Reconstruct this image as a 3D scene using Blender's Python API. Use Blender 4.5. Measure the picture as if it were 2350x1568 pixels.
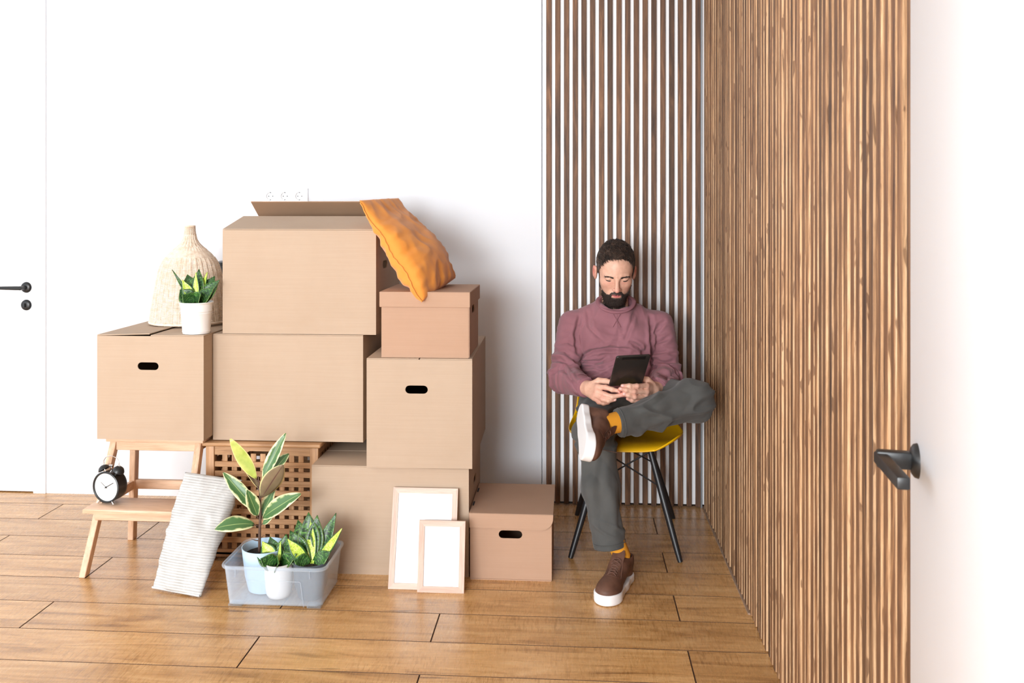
import bpy, bmesh, math, random
import numpy as np
from mathutils import Vector, Matrix, noise as mn

for o in list(bpy.data.objects):
    bpy.data.objects.remove(o)
C = bpy.context.scene.collection
sc = bpy.context.scene
PI = math.pi
random.seed(7)
np.random.seed(7)

# ---------------------------------------------------------------- camera
YAW = math.atan(140 / 2038.0)
cam_d = bpy.data.cameras.new('camera')
cam = bpy.data.objects.new('camera', cam_d)
C.objects.link(cam)
cam.location = (0, 0, 1.35)
cam.rotation_euler = (PI / 2, 0, YAW)
cam_d.sensor_width = 36
cam_d.lens = 36 * 2038 / 2350.0
cam_d.shift_y = -304 / 2350.0
cam_d.clip_start = 0.05
cam_d.dof.use_dof = True
cam_d.dof.focus_distance = 3.35
cam_d.dof.aperture_fstop = 10.0
sc.camera = cam

# ---------------------------------------------------------------- world, window light, exposure
w = bpy.data.worlds.new('world')
sc.world = w
w.use_nodes = True
w.node_tree.nodes['Background'].inputs[0].default_value = (0.86, 0.93, 1.0, 1)
w.node_tree.nodes['Background'].inputs[1].default_value = 1.0


def area(name, loc, rot, sx, sy, power, col):
    d = bpy.data.lights.new(name, 'AREA')
    d.shape = 'RECTANGLE'
    d.size = sx
    d.size_y = sy
    d.energy = power
    d.color = col
    o = bpy.data.objects.new(name, d)
    C.objects.link(o)
    o.location = loc
    o.rotation_euler = rot
    return o


# daylight through the two windows of the left wall and the big one behind the camera
area('window_daylight', (-3.72, 2.75, 1.5), (0, -PI / 2, 0), 2.3, 1.7, 9, (0.90, 0.96, 1.0))
area('window_daylight', (-3.72, 0.35, 1.5), (0, -PI / 2, 0), 2.3, 1.7, 26, (0.90, 0.96, 1.0))
area('window_daylight', (-1.90, -3.60, 1.65), (PI / 2, 0, 0), 2.9, 2.0, 440, (0.93, 0.97, 1.0))
sc.view_settings.view_transform = 'Standard'
sc.view_settings.look = 'None'
sc.view_settings.gamma = 1
sc.view_settings.use_curve_mapping = False
sc.view_settings.exposure = 0.20
sc.cycles.max_bounces = 10
sc.cycles.diffuse_bounces = 6
sc.cycles.transparent_max_bounces = 16
sc.cycles.caustics_reflective = False
sc.cycles.caustics_refractive = False
sc.cycles.sample_clamp_indirect = 6


# ---------------------------------------------------------------- helpers
def lin(c):
    c = c / 255.0
    return c / 12.92 if c <= 0.04045 else ((c + 0.055) / 1.055) ** 2.4


def S(r, g, b):
    return (lin(r), lin(g), lin(b), 1)


class Mat:
    def __init__(self, name, col=(0.8, 0.8, 0.8, 1), rough=0.5, **kw):
        self.m = bpy.data.materials.new(name)
        self.m.use_nodes = True
        self.nt = self.m.node_tree
        self.b = self.nt.nodes['Principled BSDF']
        self.b.inputs['Base Color'].default_value = col
        self.b.inputs['Roughness'].default_value = rough
        for k, v in kw.items():
            self.b.inputs[k.replace('_', ' ')].default_value = v

    def n(self, typ, **kw):
        nd = self.nt.nodes.new(typ)
        for k, v in kw.items():
            if k.startswith('i_'):
                nd.inputs[k[2:].replace('_', ' ')].default_value = v
            else:
                setattr(nd, k, v)
        return nd

    def l(self, a, b):
        self.nt.links.new(a, b)

    def coord(self, scale=(1, 1, 1), kind='Object', rot=(0, 0, 0), rnd=0.0):
        tc = self.n('ShaderNodeTexCoord')
        mp = self.n('ShaderNodeMapping')
        mp.inputs['Scale'].default_value = scale
        mp.inputs['Rotation'].default_value = rot
        self.l(tc.outputs[kind], mp.inputs[0])
        if rnd:
            oi = self.n('ShaderNodeObjectInfo')
            mu = self.n('ShaderNodeVectorMath', operation='SCALE')
            cx = self.n('ShaderNodeCombineXYZ')
            for k in range(3):
                self.l(oi.outputs['Random'], cx.inputs[k])
            self.l(cx.outputs[0], mu.inputs[0])
            mu.inputs['Scale'].default_value = rnd
            self.l(mu.outputs[0], mp.inputs['Location'])
        return mp.outputs[0]

    def noise(self, vec, scale, detail=4, rough=0.5, dist=0.0):
        nd = self.n('ShaderNodeTexNoise')
        nd.inputs['Scale'].default_value = scale
        nd.inputs['Detail'].default_value = detail
        nd.inputs['Roughness'].default_value = rough
        nd.inputs['Distortion'].default_value = dist
        self.l(vec, nd.inputs['Vector'])
        return nd.outputs['Fac']

    def ramp(self, fac, stops):
        r = self.n('ShaderNodeValToRGB')
        e = r.color_ramp.elements
        e[0].position, e[0].color = stops[0]
        e[1].position, e[1].color = stops[-1]
        for p, c in stops[1:-1]:
            x = e.new(p)
            x.color = c
        self.l(fac, r.inputs[0])
        return r.outputs[0]

    def mix(self, fac, a, b, mode='MIX'):
        nd = self.n('ShaderNodeMix', data_type='RGBA', blend_type=mode)
        for s, v in ((nd.inputs[0], fac), (nd.inputs[6], a), (nd.inputs[7], b)):
            if hasattr(v, 'is_output'):
                self.l(v, s)
            else:
                s.default_value = v
        return nd.outputs[2]

    def math(self, op, a, b=0.0, c=0.0):
        nd = self.n('ShaderNodeMath', operation=op)
        for s, v in zip(nd.inputs, (a, b, c)):
            if hasattr(v, 'is_output'):
                self.l(v, s)
            else:
                s.default_value = v
        return nd.outputs[0]

    def color(self, c):
        self.l(c, self.b.inputs['Base Color'])

    def bump(self, h, strength=0.3, dist=0.01):
        b = self.n('ShaderNodeBump')
        b.inputs['Strength'].default_value = strength
        b.inputs['Distance'].default_value = dist
        self.l(h, b.inputs['Height'])
        self.l(b.outputs[0], self.b.inputs['Normal'])


def link_mesh(name, me, mat=None, parent=None, smooth=False, loc=None, rot=None):
    o = bpy.data.objects.new(name, me)
    C.objects.link(o)
    if mat is not None:
        for m in (mat if isinstance(mat, (list, tuple)) else [mat]):
            me.materials.append(m.m)
    if smooth:
        me.polygons.foreach_set('use_smooth', [True] * len(me.polygons))
    if parent is not None:
        o.parent = parent
    if loc is not None:
        o.location = loc
    if rot is not None:
        o.rotation_euler = rot
    return o


def from_bm(name, bm, mat=None, parent=None, smooth=False, loc=None, rot=None, auto=None):
    me = bpy.data.meshes.new(name)
    bmesh.ops.recalc_face_normals(bm, faces=bm.faces)
    bm.to_mesh(me)
    bm.free()
    o = link_mesh(name, me, mat, parent, smooth or auto is not None, loc, rot)
    if auto is not None:
        me.set_sharp_from_angle(angle=math.radians(auto))
    return o


def from_vf(name, v, f, mat=None, parent=None, smooth=False, loc=None, rot=None):
    me = bpy.data.meshes.new(name)
    me.from_pydata([tuple(p) for p in v], [], [tuple(q) for q in f])
    me.update()
    return link_mesh(name, me, mat, parent, smooth, loc, rot)


def empty(name, label=None, cat=None, loc=(0, 0, 0), rot=(0, 0, 0), group=None, kind=None):
    o = bpy.data.objects.new(name, None)
    C.objects.link(o)
    o.location = loc
    o.rotation_euler = rot
    o.empty_display_size = 0.05
    tag(o, label, cat, group, kind)
    return o


def tag(o, label=None, cat=None, group=None, kind=None):
    if label:
        o['label'] = label
    if cat:
        o['category'] = cat
    if group:
        o['group'] = group
    if kind:
        o['kind'] = kind
    return o


def add_box(bm, x0, x1, y0, y1, z0, z1, bev=0.0, seg=2, M=None):
    r = bmesh.ops.create_cube(bm, size=1.0)
    vs = r['verts']
    for v in vs:
        v.co = Vector(((x0 + x1) / 2 + v.co.x * (x1 - x0), (y0 + y1) / 2 + v.co.y * (y1 - y0), (z0 + z1) / 2 + v.co.z * (z1 - z0)))
    if bev > 0:
        es = list({e for v in vs for e in v.link_edges})
        rr = bmesh.ops.bevel(bm, geom=es, offset=bev, segments=seg, profile=0.5, affect='EDGES')
        vs = list({v for f in rr['faces'] for v in f.verts} | {v for v in vs if v.is_valid})
    if M is not None:
        bmesh.ops.transform(bm, matrix=M, verts=vs)
    return vs


def boxo(name, x0, x1, y0, y1, z0, z1, mat, parent=None, bev=0.0, seg=2, loc=None, rot=None):
    bm = bmesh.new()
    add_box(bm, x0, x1, y0, y1, z0, z1, bev, seg)
    return from_bm(name, bm, mat, parent, loc=loc, rot=rot, auto=35 if bev else None)


def add_tube(bm, pts, rad, n=10, caps=True, flat=1.0, up=None):
    """tube along points with a radius (or one radius per point)."""
    pts = [Vector(p) for p in pts]
    rs = rad if isinstance(rad, (list, tuple)) else [rad] * len(pts)
    rings = []
    prev = None
    for i, p in enumerate(pts):
        t = (pts[min(i + 1, len(pts) - 1)] - pts[max(i - 1, 0)]).normalized()
        if prev is None:
            a = Vector(up) if up else (Vector((0, 0, 1)) if abs(t.z) < 0.9 else Vector((1, 0, 0)))
            nx = t.cross(a).normalized()
        else:
            nx = (prev - t * prev.dot(t)).normalized()
        ny = t.cross(nx)
        prev = nx
        rings.append([bm.verts.new(p + nx * math.cos(2 * PI * k / n) * rs[i] + ny * math.sin(2 * PI * k / n) * rs[i] * flat) for k in range(n)])
    for a, b in zip(rings, rings[1:]):
        for k in range(n):
            bm.faces.new((a[k], a[(k + 1) % n], b[(k + 1) % n], b[k]))
    if caps:
        bm.faces.new(rings[0][::-1])
        bm.faces.new(rings[-1])


def tube(name, pts, rad, mat, parent=None, n=10, **kw):
    bm = bmesh.new()
    add_tube(bm, pts, rad, n, **kw)
    return from_bm(name, bm, mat, parent, auto=50)


def add_lathe(bm, prof, n=48, c=(0, 0, 0)):
    rings = []
    for r, z in prof:
        if r <= 1e-6:
            rings.append([bm.verts.new((c[0], c[1], c[2] + z))])
        else:
            rings.append([bm.verts.new((c[0] + r * math.cos(2 * PI * k / n), c[1] + r * math.sin(2 * PI * k / n), c[2] + z)) for k in range(n)])
    for a, b in zip(rings, rings[1:]):
        for k in range(n):
            k2 = (k + 1) % n
            if len(a) == 1:
                bm.faces.new((a[0], b[k2], b[k]))
            elif len(b) == 1:
                bm.faces.new((a[k], a[k2], b[0]))
            else:
                bm.faces.new((a[k], a[k2], b[k2], b[k]))


def lathe(name, prof, mat, parent=None, n=48, loc=None, rot=None, auto=40):
    bm = bmesh.new()
    add_lathe(bm, prof, n)
    return from_bm(name, bm, mat, parent, loc=loc, rot=rot, auto=auto)


def stadium(cx, cz, w, h, n=7):
    r = h / 2
    out = []
    for k in range(n + 1):
        a = -PI / 2 + PI * k / n
        out.append((cx + w / 2 - r + r * math.cos(a), cz + r * math.sin(a)))
    for k in range(n + 1):
        a = PI / 2 + PI * k / n
        out.append((cx - w / 2 + r + r * math.cos(a), cz + r * math.sin(a)))
    return out


def add_panel(bm, outline, holes, t, M):
    """flat board: 2D outline (x,z) with holes, extruded by t along +y, placed by matrix M."""
    es = []
    loops = []
    for lp in [outline] + holes:
        vs = [bm.verts.new(M @ Vector((x, 0, z))) for x, z in lp]
        loops.append(vs)
        for i in range(len(vs)):
            es.append(bm.edges.new((vs[i], vs[(i + 1) % len(vs)])))
    r = bmesh.ops.triangle_fill(bm, use_beauty=True, use_dissolve=False, edges=es)
    fs = [g for g in r['geom'] if isinstance(g, bmesh.types.BMFace)]
    ex = bmesh.ops.extrude_face_region(bm, geom=fs)
    nv = [g for g in ex['geom'] if isinstance(g, bmesh.types.BMVert)]
    d = M.to_3x3() @ Vector((0, t, 0))
    bmesh.ops.translate(bm, vec=d, verts=nv)


def rect(x0, x1, z0, z1):
    return [(x0, z0), (x1, z0), (x1, z1), (x0, z1)]


# ---------------------------------------------------------------- signed-distance modelling (organic shapes as one continuous surface)
def nrm(P):
    return np.sqrt((P * P).sum(1))


def cap(P, a, b, ra, rb=None):
    rb = ra if rb is None else rb
    a = np.asarray(a, np.float32)
    b = np.asarray(b, np.float32)
    ab = b - a
    t = np.clip(((P - a) @ ab) / float(ab @ ab), 0, 1)
    return nrm(P - a - t[:, None] * ab) - (ra + (rb - ra) * t)


def ell(P, c, r):
    r = np.asarray(r, np.float32)
    q = P - np.asarray(c, np.float32)
    k0 = nrm(q / r)
    k1 = nrm(q / (r * r)) + 1e-9
    return np.where(k0 < 1e-4, -r.min(), k0 * (k0 - 1) / k1)


def smin(a, b, k):
    h = np.clip(0.5 + 0.5 * (b - a) / k, 0, 1)
    return b * (1 - h) + a * h - k * h * (1 - h)


def smax(a, b, k):
    return -smin(-a, -b, k)


def chain(P, pts, rs, k=0.01):
    d = None
    for i in range(len(pts) - 1):
        c = cap(P, pts[i], pts[i + 1], rs[i], rs[i + 1])
        d = c if d is None else smin(d, c, k)
    return d


def surface_nets(F, lo, hi, h, B=8):
    lo = np.array(lo, float)
    nb = np.ceil((np.array(hi, float) - lo) / (h * B)).astype(int) + 1
    n = nb * B
    cen = np.stack(np.meshgrid(*[(np.arange(k) + 0.5) * B * h for k in nb], indexing='ij'), -1).reshape(-1, 3) + lo
    dc = F(cen.astype(np.float32)).reshape(nb)
    act = np.abs(dc) < B * h * 0.87 * 1.35 + 2 * h
    D = np.repeat(np.repeat(np.repeat(np.where(dc < 0, -1.0, 1.0).astype(np.float32), B, 0), B, 1), B, 2)
    A = np.repeat(np.repeat(np.repeat(act, B, 0), B, 1), B, 2)
    idx = np.argwhere(A)
    vals = np.empty(len(idx), np.float32)
    st = 400000
    for i in range(0, len(idx), st):
        vals[i:i + st] = F((idx[i:i + st] * h + lo).astype(np.float32))
    D[A] = vals
    D[0], D[-1], D[:, 0], D[:, -1], D[:, :, 0], D[:, :, -1] = 1, 1, 1, 1, 1, 1
    I = D < 0
    s = I[:-1, :-1, :-1].astype(np.int8)
    cnt = np.zeros_like(s)
    for a in (0, 1):
        for b in (0, 1):
            for c in (0, 1):
                cnt += I[a:n[0] - 1 + a, b:n[1] - 1 + b, c:n[2] - 1 + c]
    cells = np.argwhere((cnt > 0) & (cnt < 8))
    ids = -np.ones(cnt.shape, np.int32)
    ids[cells[:, 0], cells[:, 1], cells[:, 2]] = np.arange(len(cells))
    acc = np.zeros((len(cells), 3))
    num = np.zeros(len(cells))
    cor = [(a, b, c) for a in (0, 1) for b in (0, 1) for c in (0, 1)]
    val = {q: D[cells[:, 0] + q[0], cells[:, 1] + q[1], cells[:, 2] + q[2]] for q in cor}
    for q in cor:
        for ax in range(3):
            if q[ax] == 0:
                q2 = list(q)
                q2[ax] = 1
                va, vb = val[q], val[tuple(q2)]
                m = (va < 0) != (vb < 0)
                t = np.where(m, va / np.where(m, va - vb, 1), 0)
                p = np.tile(np.array(q, float), (len(cells), 1))
                p[:, ax] = t
                acc[m] += p[m]
                num[m] += 1
    V = (cells + acc / num[:, None]) * h + lo
    quads = []
    for ax in range(3):
        o1, o2 = [(1, 2), (2, 0), (0, 1)][ax]
        sl0 = [slice(1, -1)] * 3
        sl1 = [slice(1, -1)] * 3
        sl0[ax] = slice(0, -1)
        sl1[ax] = slice(1, None)
        a = I[tuple(sl0)]
        b = I[tuple(sl1)]
        e = np.argwhere(a != b)
        fl = a[e[:, 0], e[:, 1], e[:, 2]]
        off = np.array([1, 1, 1])
        off[ax] = 0
        e = e + off
        e = e[(e[:, 0] < cnt.shape[0]) & (e[:, 1] < cnt.shape[1]) & (e[:, 2] < cnt.shape[2])] if False else e

        def cid(d1, d2):
            q = e.copy()
            q[:, o1] -= d1
            q[:, o2] -= d2
            return ids[q[:, 0], q[:, 1], q[:, 2]]
        Q = np.stack([cid(0, 0), cid(1, 0), cid(1, 1), cid(0, 1)], 1)
        Q[~fl] = Q[~fl][:, ::-1]
        quads.append(Q)
    Q = np.concatenate(quads)
    Q = Q[(Q >= 0).all(1)]
    return V, Q


def vnormals(V, Q):
    n = np.zeros_like(V)
    fn = np.cross(V[Q[:, 2]] - V[Q[:, 0]], V[Q[:, 3]] - V[Q[:, 1]])
    for k in range(4):
        np.add.at(n, Q[:, k], fn)
    return n / (np.linalg.norm(n, axis=1)[:, None] + 1e-12)


def relax(V, Q, it=1, f=0.5):
    for _ in range(it):
        s = np.zeros_like(V)
        c = np.zeros(len(V))
        for k in range(4):
            for j in (1, 3):
                np.add.at(s, Q[:, k], V[Q[:, (k + j) % 4]])
                np.add.at(c, Q[:, k], 1)
        V = V * (1 - f) + s / c[:, None] * f
    return V


def np_mesh(name, V, Q, mat, parent=None, smooth=True, loc=None, rot=None):
    me = bpy.data.meshes.new(name)
    me.vertices.add(len(V))
    me.vertices.foreach_set('co', np.asarray(V, np.float32).ravel())
    me.loops.add(len(Q) * 4)
    me.loops.foreach_set('vertex_index', np.asarray(Q, np.int32).ravel())
    me.polygons.add(len(Q))
    me.polygons.foreach_set('loop_start', np.arange(len(Q), dtype=np.int32) * 4)
    me.update(calc_edges=True)
    me.validate()
    return link_mesh(name, me, mat, parent, smooth, loc, rot)


def nz(P, sc_=1.0, seed=0.0):
    """perlin noise at numpy points"""
    return np.array([mn.noise(Vector((float(p[0]) * sc_ + seed, float(p[1]) * sc_ + seed * 1.7, float(p[2]) * sc_ - seed))) for p in P])


def set_attr(o, name, arr):
    a = o.data.attributes.new(name, 'FLOAT', 'POINT')
    a.data.foreach_set('value', np.asarray(arr, np.float32))


# ================================================================ materials
def wood_mat(name, dark, mid, light, rough=0.55, axis='z', fine=1.0, bump=0.25, knots=True, vary=0.35, rnd=37.0):
    m = Mat(name, rough=rough)
    s = {'x': (1.1, 16, 16), 'z': (16, 16, 1.1), 'y': (16, 1.1, 16)}[axis]
    s = tuple(q * fine for q in s)
    v = m.coord(s, rnd=rnd)
    g = m.noise(v, 2.2, 6, 0.6, 1.4)
    v2 = m.coord(tuple(q * 4 for q in s), rnd=rnd)
    g2 = m.noise(v2, 3.0, 4, 0.7, 0.3)
    c = m.ramp(g, [(0.28, dark), (0.5, mid), (0.75, light)])
    c2 = m.ramp(g2, [(0.3, (0.62, 0.58, 0.55, 1)), (0.6, (1, 1, 1, 1))])
    c = m.mix(0.55, c, c2, 'MULTIPLY')
    oi = m.n('ShaderNodeObjectInfo')
    tone = m.ramp(oi.outputs['Random'], [(0.0, (1 - vary, 1 - vary, 1 - vary, 1)), (1.0, (1, 1, 1, 1))])
    c = m.mix(1.0, c, tone, 'MULTIPLY')
    if knots:
        vk = m.coord(tuple(max(1.5, q * 0.42) for q in s), rnd=rnd)
        k = m.noise(vk, 1.6, 1, 0.4, 0)
        kc = m.ramp(k, [(0.20, (0.25, 0.2, 0.17, 1)), (0.27, (1, 1, 1, 1))])
        c = m.mix(0.8, c, kc, 'MULTIPLY')
    m.color(c)
    m.bump(g2, bump, 0.002)
    return m


# plaster, lacquer
M_wall = Mat('white_wall_paint', (0.77, 0.80, 0.845, 1), 0.7)
v = M_wall.coord((1, 1, 1))
M_wall.bump(M_wall.noise(v, 90, 3), 0.06, 0.001)
M_ceil = Mat('bounce_cut_ceiling', (0.62, 0.62, 0.62, 1), 0.8)  # unseen ceiling, grey chosen to hold down bounced light
M_front = Mat('bounce_cut_wall', (0.25, 0.24, 0.23, 1), 0.8)  # unseen front wall, darkened to cut bounce onto the box sides
M_white = Mat('white_lacquer', (0.79, 0.82, 0.865, 1), 0.38)
M_gap = Mat('painted_gap_shade', S(38, 40, 42), 0.8)  # near-black standing in for the shade inside narrow openings
M_glass = Mat('window_glass', (1, 1, 1, 1), 0.02, Transmission_Weight=1.0, IOR=1.1)
M_black = Mat('black_lacquered_metal', (0.012, 0.013, 0.014, 1), 0.36)
M_grey = Mat('grey_metal_profile', S(150, 155, 160), 0.35, Metallic=0.6)
M_chrome = Mat('chrome', (0.8, 0.8, 0.8, 1), 0.12, Metallic=1.0)

# stained slats
M_slat = wood_mat('stained_slat_back', S(66, 46, 34), S(116, 82, 58), S(168, 122, 86), 0.6, 'z', vary=0.45)


def slat_side_mat():
    m = Mat('stained_slat_side', rough=0.55)
    v = m.coord((26, 26, 0.9), rnd=61.0)
    g = m.noise(v, 2.0, 6, 0.62, 2.2)
    v2 = m.coord((90, 90, 5), rnd=61.0)
    g2 = m.noise(v2, 3.0, 4, 0.7, 0.3)
    c = m.ramp(g, [(0.30, S(150, 112, 80)), (0.42, S(196, 156, 116)), (0.55, S(220, 182, 140)), (0.70, S(236, 204, 164))])
    c2 = m.ramp(g2, [(0.32, (0.45, 0.41, 0.38, 1)), (0.55, (1, 1, 1, 1))])
    c = m.mix(0.6, c, c2, 'MULTIPLY')
    oi = m.n('ShaderNodeObjectInfo')
    tone = m.ramp(oi.outputs['Random'], [(0.0, (0.75, 0.72, 0.7, 1)), (0.5, (0.92, 0.9, 0.88, 1)), (1.0, (1, 1, 1, 1))])
    c = m.mix(1.0, c, tone, 'MULTIPLY')
    # rough-sawn dark gouges with sharp ends
    v3 = m.coord((34, 34, 7), rnd=83.0)
    g3 = m.noise(v3, 1.3, 2, 0.5, 0.8)
    k = m.ramp(g3, [(0.62, (1, 1, 1, 1)), (0.66, (0.36, 0.30, 0.26, 1))])
    c = m.mix(0.85, c, k, 'MULTIPLY')
    m.color(c)
    m.bump(g2, 0.35, 0.002)
    return m


M_slat2 = slat_side_mat()
M_slat3 = wood_mat('stained_slat_face', S(78, 52, 36), S(132, 94, 64), S(200, 154, 110), 0.6, 'z', vary=0.5)


def floor_mat():
    m = Mat('oak_laminate', rough=0.28, Coat_Weight=0.35, Coat_Roughness=0.22)
    v = m.coord((0.9, 9, 9), rnd=53.0)
    g = m.noise(v, 2.0, 6, 0.62, 1.8)
    c = m.ramp(g, [(0.25, S(142, 98, 54)), (0.45, S(206, 158, 100)), (0.6, S(224, 178, 120)), (0.8, S(238, 202, 150))])
    v2 = m.coord((4, 60, 60), rnd=53.0)
    g2 = m.noise(v2, 3, 4, 0.7, 0.3)
    c2 = m.ramp(g2, [(0.35, (0.66, 0.6, 0.56, 1)), (0.6, (1, 1, 1, 1))])
    c = m.mix(0.5, c, c2, 'MULTIPLY')
    # saw marks across the grain
    v3 = m.coord((60, 7, 7), rnd=53.0, rot=(0, 0, 0.12))
    g3 = m.noise(v3, 2.2, 3, 0.6, 0.2)
    c3 = m.ramp(g3, [(0.36, (0.72, 0.66, 0.6, 1)), (0.5, (1, 1, 1, 1))])
    v4 = m.coord((2, 6, 6), rnd=53.0)
    mk = m.noise(v4, 1.5, 2, 0.5)
    mkr = m.ramp(mk, [(0.45, (0, 0, 0, 1)), (0.6, (1, 1, 1, 1))])
    c = m.mix(mkr, c, m.mix(0.75, c, c3, 'MULTIPLY'))
    # cracks and knots
    vk = m.coord((2.2, 16, 16), rnd=53.0)
    k = m.noise(vk, 1.6, 2, 0.4, 0.4)
    kc = m.ramp(k, [(0.22, (0.3, 0.22, 0.16, 1)), (0.29, (1, 1, 1, 1))])
    c = m.mix(0.85, c, kc, 'MULTIPLY')
    oi = m.n('ShaderNodeObjectInfo')
    tone = m.ramp(oi.outputs['Random'], [(0.0, (0.84, 0.82, 0.8, 1)), (1.0, (1.0, 1.0, 1.0, 1))])
    m.color(m.mix(1.0, c, tone, 'MULTIPLY'))
    r = m.ramp(g3, [(0.3, (0.2, 0.2, 0.2, 1)), (0.7, (0.36, 0.36, 0.36, 1))])
    m.l(r, m.b.inputs['Roughness'])
    hh = m.math('ADD', g2, m.math('MULTIPLY', g3, 1.2))
    m.bump(hh, 0.28, 0.0012)
    return m


M_floor = floor_mat()
M_joint = Mat('floor_joint_dark', S(84, 56, 36), 0.7)


def card_mat(name, col, dark):
    m = Mat(name, rough=0.82)
    v = m.coord((3, 3, 190))
    g = m.noise(v, 1.0, 3, 0.6, 0.1)
    v2 = m.coord((1, 1, 1))
    g2 = m.noise(v2, 5, 5, 0.6)
    c = m.mix(m.math('MULTIPLY', g, 0.55), col, dark)
    c = m.mix(m.ramp(g2, [(0.35, (0, 0, 0, 1)), (0.75, (0.35, 0.35, 0.35, 1))]), c, dark)
    m.color(c)
    m.bump(g, 0.12, 0.001)
    return m


M_card = card_mat('corrugated_cardboard', S(186, 166, 146), S(168, 145, 122))
M_card2 = card_mat('corrugated_cardboard_warm', S(182, 150, 127), S(166, 132, 107))
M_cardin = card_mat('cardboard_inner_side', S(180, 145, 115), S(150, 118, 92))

M_birch = wood_mat('pale_birch', S(205, 165, 132), S(226, 190, 160), S(238, 208, 180), 0.5, 'x', 0.8, 0.05, False, 0.05)
M_birch_z = wood_mat('pale_birch_upright', S(205, 165, 132), S(226, 190, 160), S(238, 208, 180), 0.5, 'z', 0.8, 0.05, False, 0.05)
M_acacia = wood_mat('acacia_wood', S(150, 106, 68), S(196, 150, 106), S(222, 180, 136), 0.5, 'x', 0.9, 0.1, False, 0.28)
M_acacia_z = wood_mat('acacia_wood_upright', S(150, 106, 68), S(196, 150, 106), S(222, 180, 136), 0.5, 'z', 0.9, 0.1, False, 0.22)
M_frame = wood_mat('raw_pine_frame', S(198, 166, 148), S(210, 182, 166), S(218, 194, 180), 0.5, 'x', 0.8, 0.04, False, 0.04)
M_frame_z = wood_mat('raw_pine_frame_upright', S(198, 166, 148), S(210, 182, 166), S(218, 194, 180), 0.5, 'z', 0.8, 0.04, False, 0.04)
M_paper = Mat('blank_print', (0.86, 0.88, 0.9, 1), 0.35)

M_plate = Mat('socket_plastic', (0.86, 0.865, 0.88, 1), 0.3)


def wicker():
    m = Mat('bleached_wicker', rough=0.6)
    v = m.coord((1, 1, 1))
    g = m.noise(v, 60, 3)
    m.color(m.ramp(g, [(0.3, S(222, 200, 178)), (0.7, S(244, 230, 214))]))
    return m


M_wicker = wicker()
M_soil = Mat('potting_soil', rough=0.95)
v = M_soil.coord((1, 1, 1))
g = M_soil.noise(v, 260, 3)
M_soil.color(M_soil.ramp(g, [(0.4, S(20, 15, 13)), (0.7, S(70, 55, 48))]))
M_soil.bump(g, 1.0, 0.01)
M_potwhite = Mat('white_enamel', (0.86, 0.865, 0.86, 1), 0.35)
M_potblue = Mat('pale_blue_plastic', S(190, 217, 238), 0.4)
M_potgrey = Mat('slate_grey_plastic', S(78, 88, 98), 0.5)
M_potcream = Mat('matt_white_ceramic', S(240, 239, 238), 0.45)


def plastic_clear():
    m = Mat('milky_clear_plastic', S(222, 232, 242), 0.22)
    tr = m.n('ShaderNodeBsdfTransparent')
    tr.inputs[0].default_value = (0.95, 0.97, 0.99, 1)
    mx = m.n('ShaderNodeMixShader')
    lw = m.n('ShaderNodeLayerWeight')
    lw.inputs[0].default_value = 0.35
    f = m.math('MULTIPLY_ADD', lw.outputs['Facing'], 0.40, 0.11)
    m.l(f, mx.inputs[0])
    m.l(tr.outputs[0], mx.inputs[1])
    m.l(m.b.outputs[0], mx.inputs[2])
    out = m.nt.nodes['Material Output']
    m.l(mx.outputs[0], out.inputs[0])
    return m


M_clear = plastic_clear()


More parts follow.
